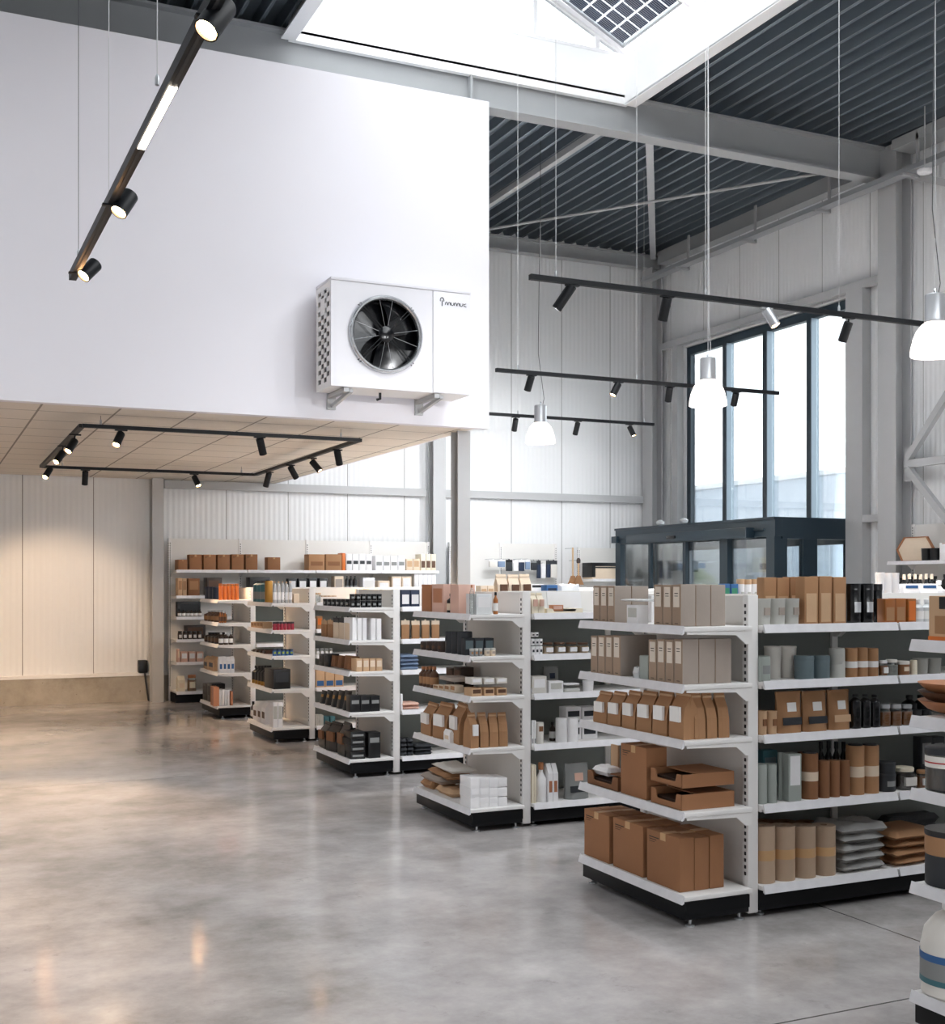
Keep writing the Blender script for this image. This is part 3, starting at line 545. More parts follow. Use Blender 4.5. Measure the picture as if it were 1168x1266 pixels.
def rack(gy, label, far=True):
    t = thing('shelving_rack', label, 'shelving rack', (PX, gy, 0), 0, 'double sided shop shelving racks')
    L = NB*BAY; yn, yf = 0, 1.0; x1 = .06+L
    for y in (.04, .94): inst('post', cached('post', lambda: MB().box(0, .06, 0, .045, .02, PT, .004).box(.022, .028, -.002, .001, .10, .12).box(.022, .028, -.002, .001, .135, .145), 'white_steel'), t, (0, y, 0))
    for y in (.055, .93): inst('slot_strip', cached('slots', lambda: slots(.2, PT-.04, (-.0025, .0, 0, .012)), 'slot_dark'), t, (0, y, 0))
    inst('end_panel', cached('endpanel', lambda: MB().box(.012, .05, .085, .935, .14, PT-.005), 'panel_white'), t)
    for b in range(NB):
        xa = .06+b*BAY
        inst('back_panel', cached('backpanel', lambda: MB().box(.004, BAY-.004, .485, .515, .1, 1.385), 'panel_grey'), t, (xa, 0, 0))
        inst('upper_panel', cached('upperpanel', lambda: MB().box(.002, BAY-.002, .48, .52, 1.387, PT), 'panel_white'), t, (xa, 0, 0))
        if b: inst('post', cached('midpost', lambda: MB().box(-.02, .02, .47, .53, .02, PT-.004), 'white_steel'), t, (xa, 0, 0))
    for z in LV:
        base = z < .2
        shelf(t, -.39, .48, z, .96, .385, -PI/2, not base)
        for b in range(NB):
            xc = .06+(b+.5)*BAY
            shelf(t, xc, .012, z, BAY-.008, .46, 0, not base)
            if far: shelf(t, xc, .988, z, BAY-.008, .46, PI, not base)
    MB().box(-.375, -.01, .02, .96, .035, .127, .004).box(-.37, -.01, .015, .025, .06, .12).build('end_plinth', 'plinth_black', t)
    MB().box(.06, x1, .03, .97, .03, .127, .004).build('side_plinth', 'plinth_black', t)
    for x, y in ((-.33, .045), (-.05, .045), (-.33, .93), (.1, .08), (x1-.1, .08), (x1-.1, .92)):
        inst('foot', cached('foot', lambda: MB().lathe([(.022, 0), (.022, .006), (.007, .012), (.007, .04)], 12), 'alu'), t, (x, y, 0))
    return t
GY = [4.62+2.35*(k-1) for k in range(6)]            # near face of each rack, cropped rack first
PL = ('cropped rack', 'front rack', 'second rack', 'third rack', 'fourth rack', 'fifth rack')
for k, lb in enumerate(('white shelving rack cut off by the right edge of the photo', 'white shelving rack in front with brown cartons on its base', 'white shelving rack second from the front, white boxes on its base',
                        'white shelving rack with black packs on its lower end shelves', 'white shelving rack with crimson cans on its end, fourth from the front', 'white shelving rack with orange tubes, last before the back wall')): rack(GY[k], lb)
# wall shelving units
WL = (.15, .539, .84, 1.14, 1.42, 1.763)
def wall_unit(name, label, xs, lv, yb, depth, top, pegs=False):
    t = thing(name, label, 'shelving', (xs[0], yb, 0), 0)
    for x in xs:
        x -= xs[0]
        MB().box(x-.02, x+.02, -.05, 0, .0, top).build('post', 'white_steel', t); slots(.2, top-.05, (x-.005, x+.005, -.0525, -.05)).build('slot_strip', 'slot_dark', t)
    slots(.2, top-.05, (-.0225, -.02, -.035, -.02)).build('slot_strip', 'slot_dark', t)
    for a, b in zip(xs, xs[1:]):
        w = b-a; xm_ = (a+b)/2-xs[0]
        MB().box(xm_-w/2+.02, xm_+w/2-.02, -.035, -.015, .1, top-.005).build('back_panel', 'panel_white', t)
        for z in lv: shelf(t, xm_, -depth, z, w-.006, depth-.05, 0, z > .2)
        if lv and lv[0] < .2: MB().box(xm_-w/2, xm_+w/2, -depth+.03, -.05, 0, .125).build('plinth', 'plinth_black', t)
    return t
wall_unit('wall_shelving', 'long white wall shelving with cartons along its top shelf', [3.12, 4.08, 5.04, 6.0, 6.9], WL, 16.54, .45, 2.2)
wall_unit('wall_shelving', 'white wall shelving with hooks and hanging packs behind the column', [7.26, 8.10, 9.05], (.15, .54, .9), 16.54, .45, 2.2)
wall_unit('wall_shelving', 'white panelled wall shelving beside the glass porch holding a strapped box', [9.47, 10.4], (.15, .8, 1.65), 16.54, .45, 2.15)
# side shelving against the window wall
t = thing('wall_shelving', 'white shelving on the window wall at the right with a mirror', 'shelving', (10.98, 11.0, 0))
for y in (-.02, -.98, -1.94, -2.9): MB().box(-.05, -.0, y-.02, y+.02, 0, 2.3).build('post', 'white_steel', t); slots(.2, 2.25, (-.0525, -.05, y-.005, y+.005)).build('slot_strip', 'slot_dark', t)
for q in range(3):
    y = -.5-q*.96
    MB().box(-.035, -.015, y-.455, y+.455, .1, 2.295).build('back_panel', 'panel_white', t)
    for z in (.15, .6, 1.05, 1.45, 1.845): shelf(t, -.45, y, z, .952, .40, -PI/2, z > .2)
    MB().box(-.42, -.05, y-.48, y+.48, 0, .125).build('plinth', 'plinth_black', t)

# ------------------------------------------------------------------ products: each builder makes parts around a base point, front facing -y
def P(par, name, key, fn, m, label=None):
    o = inst(name, cached(f'{name}_{key}_{m}', fn, m), par)
    if label: o['label'] = label
def k_(w, d, h): return f'{w:.3f}{d:.3f}{h:.3f}'
def carton(t, w, d, h, m='carton', m2=None, **k):
    K = k_(w, d, h); b = min(.003, w*.05)
    P(t, 'box', K, lambda: MB().box(-w/2, w/2, 0, d, 0, h, b), m)
    P(t, 'tape', K, lambda: MB().box(-w*.08, w*.08, -.0008, d+.0008, h-.0, h+.0008).box(-w*.08, w*.08, -.0009, 0, h*.86, h), m2 or 'tape')
    if h > .2: P(t, 'print', K, lambda: MB().box(-w*.42, -w*.12, -.0008, 0, h*.86, h*.88).box(-w*.42, -w*.2, -.0008, 0, h*.82, h*.835).box(-w*.42, -w*.25, -.0008, 0, h*.78, h*.79), 'ink')
def pack(t, w, d, h, m='white', m2='white_label', tall=.5, z0=.35, **k):
    K = k_(w, d, h)+f'{tall}{z0}'
    P(t, 'box', K, lambda: MB().box(-w/2, w/2, 0, d, 0, h, min(.0025, w*.06)), m)
    P(t, 'label', K, lambda: MB().box(-w*.38, w*.38, -.0012, 0, h*z0, h*(z0+tall)), m2)
def filebox(t, w, d, h, m='taupe', **k):
    K = k_(w, d, h)
    P(t, 'box', K, lambda: MB().box(-w/2, w/2, .001, d, 0, h, .002), m)
    P(t, 'spine', K, lambda: MB().box(-w/2+.001, w/2-.001, -.0008, .002, .001, h*.999), 'taupe_front')
    P(t, 'label', K, lambda: MB().box(-w*.34, w*.34, -.0018, -.0008, h*.46, h*.95), 'pale_label')
    P(t, 'print', K, lambda: MB().box(-w*.2, w*.2, -.0024, -.0018, h*.78, h*.80).box(-w*.2, w*.2, -.0024, -.0018, h*.72, h*.735).box(-w*.18, w*.18, -.0016, -.0008, h*.06, h*.075), 'ink')
def bag(t, w, d, h, m='kraft', m2='white_label', lab=1, **k):
    K = k_(w, d, h)
    def body():
        mb = MB(); L = [(0, 1, 1, 0), (.06, 1.02, 1.03, 0), (.45, 1.0, .98, .0), (.68, .97, .72, .05), (.88, .94, .16, .10), (.90, .95, .14, .06), (1, .93, .05, .02)]; vs = []
        for q, a, b, s in L:
            X, Y = w/2*a, d/2*b
            vs += [(-X, d/2-Y+s*d*.2, q*h), (-X*.3, d/2-Y*1.06+s*d*.2, q*h), (X*.4, d/2-Y*1.03+s*d*.2, q*h), (X, d/2-Y+s*d*.2, q*h), (X*.9, d/2, q*h), (X, d/2+Y, q*h), (-X, d/2+Y, q*h), (-X*.9, d/2, q*h)]
        n = 8; fs = [tuple(range(n-1, -1, -1)), tuple((len(L)-1)*n+i for i in range(n))]
        for j in range(len(L)-1): fs += [(j*n+i, j*n+(i+1) % n, (j+1)*n+(i+1) % n, (j+1)*n+i) for i in range(n)]
        return mb.add(vs, fs)
    P(t, 'bag_body', K, body, m)
    if lab: P(t, 'label', K, lambda: MB().box(-w*.30, w*.34, -.012*d/.1-.004, .0, h*.36, h*.68).xf(Matrix.Translation((0, .0, 0))), m2)
    P(t, 'top_fold', K, lambda: MB().box(-w*.46, w*.46, d*.40, d*.52, h*.9, h*.945), 'kraft_pale' if m.startswith('kraft') else m)
def pouch(t, w, d, h, m='kraft', m2='white_label', win='charcoal', **k):
    K = k_(w, d, h)
    def body():
        mb = MB(); vs = []; N = 9; L = 10
        for j in range(L):
            q = j/(L-1); th = d*(1-q)**.6*.5+.004
            for i in range(N):
                x = i/(N-1)*2-1; e = (1-abs(x)**3)
                vs.append((x*w/2*(1-.04*math.sin(PI*q)), d/2-th*(.25+.75*e), q*h))
            for i in range(N-1, -1, -1):
                x = i/(N-1)*2-1; e = (1-abs(x)**3); vs.append((x*w/2*(1-.04*math.sin(PI*q)), d/2+th*(.25+.75*e), q*h))
        n = 2*N; fs = [tuple(range(n-1, -1, -1)), tuple((L-1)*n+i for i in range(n))]
        for j in range(L-1): fs += [(j*n+i, j*n+(i+1) % n, (j+1)*n+(i+1) % n, (j+1)*n+i) for i in range(n)]
        return mb.add(vs, fs, True)
    P(t, 'pouch_body', K, body, m)
    tl = math.atan2(d/2*.8, h); 
    P(t, 'label', K, lambda: MB().box(-w*.16, w*.20, -.003, .0, h*.52, h*.74).xf(Matrix.Translation((0, d*.0, 0)) @ Matrix.Rotation(-tl*.75, 4, 'X')), m2)
    if win: P(t, 'window', K, lambda: MB().box(-w*.38, w*.38, -.004, .0, h*.2, h*.38).xf(Matrix.Rotation(-tl*.6, 4, 'X')), win)
    P(t, 'seal', K, lambda: MB().box(-w*.5, w*.5, d/2-.005, d/2+.005, h*.93, h), m)
def tin(t, w, d, h, m='black', m2='white_label', lid=None, lab=(.3, .3), **k):
    r = w/2; K = k_(w, w, h)+str(lab); hl = h*.88 if lid else h; g = 24 if w > .06 else 14
    P(t, 'can', K, lambda: MB().lathe([(r*.95, 0), (r, .004), (r, hl-.004), (r*.96, hl)], g, (0, r)), m)
    if lid: P(t, 'lid', K, lambda: MB().lathe([(r*1.03, hl-.008), (r*1.03, h-.004), (r*.98, h)], g, (0, r)), lid)
    else: P(t, 'rim', K, lambda: MB().lathe([(r*.9, h-.001), (r*.97, h+.003), (r*.9, h+.002)], g, (0, r)), m)
    if m2:
        def band():
            mb = MB(); n = 8; vs = []
            for i in range(n+1):
                a = -PI/2-.55+1.1*i/n; vs += [(r*1.012*math.cos(a), r+r*1.012*math.sin(a), h*lab[0]), (r*1.012*math.cos(a), r+r*1.012*math.sin(a), h*(lab[0]+lab[1]))]
            return mb.add(vs, [(2*i, 2*i+2, 2*i+3, 2*i+1) for i in range(n)], True)
        P(t, 'label', K, band, m2)
def tube_(t, w, d, h, m='kraft', m2=None, band=(.42, .18), cap='black', **k):
    r = w/2; K = k_(w, w, h)+str(band)
    P(t, 'tube', K, lambda: MB().lathe([(r, 0), (r, h-.003), (r*.96, h)], 20, (0, r)), m)
    if m2: P(t, 'band', K, lambda: MB().lathe([(r*1.01, h*band[0]), (r*1.01, h*(band[0]+band[1]))], 20, (0, r), False), m2)
    if cap: P(t, 'cap', K, lambda: MB().lathe([(r*.8, h), (r*.75, h+.006)], 16, (0, r)), cap)
def cup(t, w, d, h, m='grey_pale', m2='taupe', **k):
    r = w/2; K = k_(w, w, h)
    P(t, 'tub', K, lambda: MB().lathe([(r*.88, 0), (r*.9, .004), (r, h*.94), (r*1.02, h*.95), (r*1.02, h), (r*.93, h), (r*.9, h*.95)], 24, (0, r)), m)
    if m2: P(t, 'label', K, lambda: MB().box(-r*.35, r*.4, -.003, r*.1, h*.38, h*.66), m2)
def bottle(t, w, d, h, m='brown_dark', m2='white_label', cap='black', neck=.3, lab=(.15, .35), **k):
    r = w/2; K = k_(w, w, h)+f'{neck}{lab}'; s = h*(1-neck); g = 18 if w > .05 else 12
    P(t, 'flask', K, lambda: MB().lathe([(r*.92, 0), (r, .005), (r, s*.92), (r*.85, s*.97), (r*.45, s+h*neck*.25), (r*.38, s+h*neck*.35), (r*.38, h*.9)], g, (0, r)), m)
    P(t, 'cap', K, lambda: MB().lathe([(r*.48, h-h*neck*.5), (r*.48, h-.002), (r*.4, h)], g, (0, r)), cap)
    if m2: P(t, 'label', K, lambda: MB().lathe([(r*1.015, h*lab[0]), (r*1.015, h*(lab[0]+lab[1]))], g, (0, r), False), m2)
def jar(t, w, d, h, m='glass_jar', m2='white_label', lid='brown', fill=None, **k):
    r = w/2; K = k_(w, w, h); g = 18 if w > .05 else 12
    P(t, 'jar', K, lambda: MB().lathe([(r*.94, 0), (r, .006), (r, h*.72), (r*.82, h*.8), (r*.82, h*.84)], g, (0, r)), m)
    if fill: P(t, 'contents', K, lambda: MB().lathe([(r*.9, .004), (r*.94, .008), (r*.94, h*.66)], g, (0, r)), fill)
    P(t, 'lid', K, lambda: MB().lathe([(r*.88, h*.82), (r*.9, h-.004), (r*.84, h)], g, (0, r)), lid)
    if m2: P(t, 'label', K, lambda: MB().box(-r*.6, r*.6, -.002, r*.25, h*.2, h*.58), m2)
def soft(t, w, d, h, m='plastic_clear', amp=.25, seed=0, **k):
    K = k_(w, d, h)+str(seed)
    def body():
        rr = random.Random(seed); mb = MB(); N, Q = 12, 8; vs = []; ph = [rr.uniform(0, 6) for _ in range(8)]
        for s in (1, -1):
            for j in range(Q+1):
                for i in range(N+1):
                    x, y = i/N*2-1, j/Q*2-1; e = ((1-x**24)*(1-y**24))**.3
                    rp = amp*(math.sin(x*5+ph[0]+y*2)*.5+math.sin(y*7+ph[1]+x*3)*.3+math.sin(x*11+y*9+ph[2])*.2)
                    z = h/2+s*h/2*e*(.97+(rp if s > 0 else rp*.3))
                    vs.append((x*w/2*(1+.03*math.sin(y*4+ph[3])), d/2+y*d/2*(1+.03*math.sin(x*4+ph[4])), max(z, 0)))
        m_ = (N+1)*(Q+1); fs = []
        for s in (0, 1):
            for j in range(Q):
                for i in range(N):
                    a = s*m_+j*(N+1)+i; fs.append((a, a+1, a+N+2, a+N+1) if s == 0 else (a, a+N+1, a+N+2, a+1))
        rim = [i for i in range(N+1)]+[j*(N+1)+N for j in range(1, Q+1)]+[Q*(N+1)+i for i in range(N-1, -1, -1)]+[j*(N+1) for j in range(Q-1, 0, -1)]
        fs += [(rim[i], m_+rim[i], m_+rim[(i+1) % len(rim)], rim[(i+1) % len(rim)]) for i in range(len(rim))]
        return mb.add(vs, fs, True)
    P(t, 'pack_body', K, body, m)
def roll(t, w, d, h, m='grey_pale', m2='tape', **k):
    r = w/2; K = k_(w, w, h)
    P(t, 'paper_roll', K, lambda: MB().lathe([(r*.99, 0), (r, .006), (r, h*.45), (r*.985, h*.5), (r, h*.55), (r, h-.006), (r*.98, h), (r*.3, h), (r*.28, h-.02), (r*.0, h-.02)], 28, (0, r)), m)
    P(t, 'wrap_band', K, lambda: MB().lathe([(r*1.008, h*.40), (r*1.012, h*.45), (r*1.0, h*.5), (r*1.012, h*.54), (r*1.006, h*.58)], 28, (0, r), False), m2)
def hang(t, w, d, h, m='charcoal', m2='white_label', **k):
    K = k_(w, d, h)
    P(t, 'pack_body', K, lambda: MB().box(-w*.47, w*.47, d*.1, d*.9, 0, h*.78, .006), m)
    P(t, 'header_card', K, lambda: MB().box(-w*.5, w*.5, d*.3, d*.7, h*.76, h).box(-w*.1, w*.1, d*.45, d*.55, h, h+.012), m2)
def gable(t, w, d, h, m='white', m2='beige', **k):      # carton with a slanted top, carrier style
    K = k_(w, d, h)
    P(t, 'carton_body', K, lambda: MB().prism([(0, 0), (d, 0), (d, h*.75), (d*.55, h), (d*.45, h), (0, h*.75)], -w/2, w/2), m)
    P(t, 'label', K, lambda: MB().box(-w*.32, w*.32, -.0012, 0, h*.25, h*.55), m2)
def tray(t, w, d, h, m='carton', **k):                  # open display tray with a cut-out front
    K = k_(w, d, h); q = .005
    P(t, 'tray_body', K, lambda: MB().box(-w/2, w/2, 0, d, 0, q).box(-w/2, -w/2+q, 0, d, q, h).box(w/2-q, w/2, 0, d, q, h).box(-w/2, w/2, d-q, d, q, h)
      .prism([(-w/2, 0), (w/2, 0), (w/2, h), (w*.36, h), (w*.33, h*.92), (w*.30, h*.45), (w*.26, h*.4), (-w*.26, h*.4), (-w*.30, h*.45), (-w*.33, h*.92), (-w*.36, h), (-w/2, h)], 0, q, 'y'), m)
    P(t, 'top_flap', K, lambda: MB().box(-w/2+q, w/2-q, d*.3, d-q, h-q, h), m); P(t, 'contents', K, lambda: MB().box(-w/2+.01, w/2-.01, .02, d-.01, q+.001, h*.5), 'brown_dark')
def prop(t, w, d, h, m='white', m2=None, **k):          # plain board or slab
    P(t, 'board', k_(w, d, h), lambda: MB().box(-w/2, w/2, 0, d, 0, h, min(.003, d*.2)), m)
KIND = dict(carton=carton, pack=pack, file=filebox, bag=bag, pouch=pouch, tin=tin, tube=tube_, cup=cup, bottle=bottle, jar=jar, soft=soft, roll=roll, hang=hang, gable=gable, tray=tray, prop=prop)
ROUND = ('tin', 'tube', 'cup', 'bottle', 'jar', 'roll')
REG = {}
SN = {0: 'bottom', 1: 'fourth', 2: 'middle', 3: 'second', 4: 'top'}
CAT = dict(carton='box', pack='box', file='box', bag='bag', pouch='bag', tin='can', tube='tube', cup='tub', bottle='bottle', jar='jar', soft='pack', roll='paper roll', hang='pack', gable='carton', tray='display tray', prop='board')
def put(kind, name, desc, place, sh, x, y, z, w, d, h, rz=0, u=0, cat=None, tilt=0, **k):
    t = inst(name, None, None, (x, y, z+(abs(math.sin(tilt))*d if tilt < 0 else 0)), rz); t.rotation_euler.x = tilt
    KIND[kind](t, w, d, max(h, .012), **k)
    t['category'] = cat or CAT[kind]; REG.setdefault((desc, sh, place), []).append((u, t)); return t
def stock(g, side, lv, items):
    """items: (kind, name, description, count, u0, u1, v of the top, depth, options); columns and rows of the photograph give real sizes on the shelf"""
    for kind, name, desc, n, ua, ub, vt, dep, *op in items:
        o = dict(op[0]) if op else {}
        off = o.pop('off', 0); fill = o.pop('fit', .93); zb = o.pop('zb', 0); rows = o.pop('rows', 1); jit = o.pop('jit', .05); zl = o.pop('z', None)
        if side == 'W': Z, pl, sh = WL[lv], 'back wall shelving', ('bottom', 'fifth', 'fourth', 'third', 'second', 'top')[lv]
        else: Z, pl, sh = LV[lv], PL[g]+(' side' if side == 'S' else ' end'), SN[lv]
        if zl is not None: Z = zl
        for q in range(n):
            a, b = ua+(ub-ua)*q/n, ua+(ub-ua)*(q+1)/n
            if side == 'E':                         # front row of an end shelf
                X = 3.235+off; y1, y0_ = min(YX(ua, X), GY[g]+.965), max(YX(ub, X), GY[g]+.035); st = (y1-y0_)/n
                w = st*fill; x, y, rz = X, y1-st*(q+.5), -PI/2
            else:                                   # N: near column of an end shelf seen from its side
                Y = (GY[g]+.04 if side == 'N' else 16.54-.43 if side == 'W' else GY[g]+.035)+off
                lo, hi = {'S': (3.665, 8), 'N': (3.225, 3.592), 'W': (3.15, 6.9)}[side]
                xa, xb = max(XY(ua, Y), lo), min(XY(ub, Y), hi); st = (xb-xa)/n; w = st*fill; x, y, rz = xa+st*(q+.5), Y, 0
            h = ZV(x, y, vt)-Z-zb
            if side in 'EN' and 'x' != side:
                h = min(h, (LV[lv+1]-.035-Z-zb) if lv < 4 else 9)
            elif side == 'S': h = min(h, (LV[lv+1]-.03-Z-zb) if lv < 4 and g != 9 else 9)
            elif side == 'W': h = min(h, (WL[lv+1]-.03-Z-zb) if lv < 5 else 9)
            if side == 'S': dep = min(dep, .44-off)
            d = w if kind in ROUND else dep
            for r in range(rows):
                dx, dy = (r*d*1.04, 0) if side == 'E' else (0, r*d*1.04)
                hh = h*(1+(random.uniform(-.012, .012) if jit else 0))
                put(kind, name, desc+('' if r == 0 else (' second row' if r == 1 else ' third row')), pl, sh, x+dx, y+dy, Z+zb+.0006, w, d, hh, rz+random.uniform(-jit, jit), (a+b)/2, **o)
# ------------------------------------------------------------------ goods on the racks
def stack(g, side, lv, name, desc, n, ua, ub, vt, dep, **o):
    kind = o.pop('kind', 'soft'); cols = o.pop('cols', 1)
    Z = o.get('z') or (WL if side == 'W' else LV)[lv]
    Yf = o.get('off', 0)+((16.11 if side == 'W' else GY[g]+.035)); um = (ua+ub)/2
    x, y = (3.235+o.get('off', 0), YX(um, 3.235)) if side == 'E' else (XY(um, Yf), Yf)
    if side == 'N': x, y = XY(um, GY[g]+.04), GY[g]+.04
    hh = (ZV(x, y, vt)-Z)/n
    for q in range(n):
        pos = ('bottom' if q == 0 else 'topmost' if q == n-1 else ('second' if q == 1 else 'third' if q == 2 else 'fourth')+' layer')
        v = V0+(H-(Z+hh*(q+1)))*F/(x*SY+y*CY)
        stock(g, side, lv, [(kind, name, f'{desc}, {pos}', cols, ua, ub, v, dep, dict(o, zb=q*hh, **({'seed': q+1} if kind == 'soft' else {})))])
# --- front rack, end shelves
stock(1, 'E', 4, [('file', 'document_box', 'document box, left set', 3, 733, 760, 724.5, .1, dict(rows=2, jit=.01)),
    ('pack', 'small_box', 'white box under plastic pillow', 1, 774, 789, 748, .06, dict(m2='grey_pale')),
    ('soft', 'plastic_pillow', 'clear plastic pillow on white box', 1, 765, 797, 743.5, .12, dict(zb=.112, off=-.02)),
    ('prop', 'sheet_pack', 'white sheet pack standing behind', 1, 776, 806, 736, .04, dict(off=.2)),
    ('file', 'document_box', 'document box, right set', 3, 808, 842, 723, .082, dict(rows=3, jit=.008)),
    ])
stock(1, 'E', 3, [('file', 'document_box', 'document box, far set', 4, 730, 767, 786, .22, dict(jit=.01)),
    ('prop', 'book', 'small sage green book', 1, 790, 801, 811, .16, dict(m='sage')), ('soft', 'foil_sachet', 'small crumpled clear sachet', 1, 781, 790, 825, .05),
    ('file', 'document_box', 'document box, near set', 4, 801.5, 844, 791, .09, dict(rows=3, jit=.01))])
stock(1, 'E', 2, [('bag', 'kraft_bag', 'kraft bag with white label', 6, 733, 856, 855, .085, dict(jit=.06, fit=.86))])
stock(1, 'N', 2, [('bag', 'kraft_bag', 'unlabelled kraft bag by panel', 3, 858, 902, 858, .09, dict(lab=0, jit=.25, fit=.86))])
stock(1, 'E', 1, [('tray', 'display_tray', 'small brown display tray', 1, 725, 765, 957, .16, dict(m='kraft_dark')),
    ('soft', 'paper_bundle', 'white paper bundle in tray', 1, 731, 752, 948, .1, dict(zb=.05, off=.03, m='white')),
    ('prop', 'header_board', 'pale kraft header board behind tray', 1, 745, 764, 921, .012, dict(off=.165, m='kraft_pale', jit=0)),
    ('carton', 'carton', 'tall brown carton', 1, 766, 800, 922.5, .12, dict(jit=.01)),
    ('carton', 'carton', 'tall brown carton behind', 1, 768, 802, 923, .1, dict(off=.14, jit=.01)),
    ('tray', 'display_tray', 'brown display tray, lower', 1, 803, 844, 978, .3, dict(jit=.01)),
    ('tray', 'display_tray', 'brown display tray, upper', 1, 803, 844, 953.5, .3, dict(zb=.104, jit=.01))])
stock(1, 'E', 0, [('carton', 'carton', 'flat brown carton, far', 1, 718, 753, 1004.5, .075, dict(rows=3, jit=.01, fit=.97)),
    ('carton', 'carton', 'flat brown carton, middle', 1, 757, 795, 1016.5, .11, dict(rows=2, jit=.01, fit=.97)),
    ('carton', 'carton', 'flat brown carton, near', 1, 799, 840.5, 1031, .082, dict(rows=3, jit=.01, fit=.97))])
# --- front rack, long side
stock(1, 'S', 4, [('cup', 'paper_tub', 'beige tub with taupe label', 3, 931, 993, 740, 0, dict(m='grey_pale', fit=.97)),
    ('pack', 'tall_box', 'tall kraft box behind tubs', 3, 944, 992, 714, .06, dict(m='kraft', m2='kraft_pale', off=.17, tall=.25)),
    ('pack', 'tall_box', 'tall kraft box', 3, 994, 1047, 713, .07, dict(m='kraft', m2='kraft_pale', tall=.6, z0=.05, off=.01, jit=.15)),
    ('tin', 'tea_tin', 'tall black tin, silver label', 2, 1053.5, 1084, 721.5, 0, dict(m='black_gloss', m2='silver', lid='black_gloss', lab=(.28, .26), fit=.96)),
    ('tin', 'tea_tin', 'black tin half hidden', 1, 1082, 1094, 722, 0, dict(m='black_gloss', m2=None, lid='black', off=.09)),
    ('pack', 'small_box', 'amber box with white stripe', 2, 1094, 1120, 740, .06, dict(m='amber', m2='kraft', tall=.55, z0=.1)),
    ('pack', 'small_box', 'narrow orange brown box', 1, 1122, 1133, 740, .06, dict(m='amber', m2='orange', tall=.8, z0=.1)),
    ('bottle', 'bottle', 'clear white bottle', 2, 1134, 1156, 741, 0, dict(m='plastic_clear', m2='white_label', cap='white'))])
stock(1, 'S', 3, [('tin', 'canister', 'pale sage canister', 1, 938, 957.5, 812, 0, dict(m='sage', m2='grey', lab=(.3, .35))), ('tin', 'canister', 'pale canister beside post', 1, 930.5, 937, 813, 0, dict(m='sage', m2=None)),
    ('cup', 'paper_cup', 'tall beige cup', 2, 953, 989.5, 799.5, 0, dict(m='offwhite', m2=None, off=.10)),
    ('tin', 'canister', 'slate blue canister', 2, 991.5, 1032, 811, 0, dict(m='slate_blue', m2=None, lid='slate_blue')),
    ('tin', 'canister', 'cream canister, lower', 1, 1033, 1049.5, 818, 0, dict(m='grey_pale', m2=None)), ('tin', 'canister', 'cream canister, upper', 1, 1033, 1049.5, 802.5, 0, dict(m='grey_pale', m2=None, zb=.066)),
    ('tube', 'kraft_tube', 'kraft tube with white band', 3, 1050.5, 1090, 801.5, 0, dict(m='kraft', m2='white_label', band=(.33, .22), cap=None, fit=.9)),
    ('jar', 'jar', 'small amber jar', 1, 1091, 1100, 817, 0, dict(m='glass_jar', fill='amber', lid='white')), ('jar', 'jar', 'glass jar, pale lid', 1, 1101, 1114, 816, 0, dict(fill='grey_pale', lid='offwhite', m2=None)),
    ('tin', 'canister', 'brown canister, white lid', 1, 1115, 1128.5, 817.5, 0, dict(m='kraft_dark', m2='beige', lid='offwhite')), ('tin', 'canister', 'narrow cream canister', 1, 1129, 1136, 817, 0, dict(m='cream', m2=None)),
    ('cup', 'stone_candle', 'rough grey stone candle', 2, 1137, 1168, 814.5, 0, dict(m='stone', m2=None, fit=.9))])
stock(1, 'S', 2, [('cup', 'paper_cup', 'brown paper cup', 2, 932, 964, 879.5, 0, dict(m='kraft_pale', m2='kraft_dark', fit=.94)),
    ('pouch', 'kraft_pouch', 'kraft pouch, dark window', 2, 964, 1027.5, 855.5, .08, dict(fit=.94, jit=.06)), ('pouch', 'kraft_pouch', 'kraft pouch, pale window', 1, 1028, 1056, 853.5, .08, dict(win='kraft_pale')),
    ('bottle', 'bottle', 'glossy black bottle', 3, 1056.5, 1092, 859, 0, dict(m='black_gloss', m2=None, neck=.16, fit=.97)),
    ('jar', 'jar', 'jar of amber grains', 3, 1092, 1132, 871.5, 0, dict(fill='amber', lid='silver', m2=None, fit=.95)),
    ('cup', 'bowl', 'small dark bowl', 2, 1130, 1156, 878, 0, dict(m='charcoal', m2=None, off=.1)), ('bottle', 'bottle', 'black bottle at back', 2, 1123, 1152, 860, 0, dict(m='black', m2=None, off=.25))])
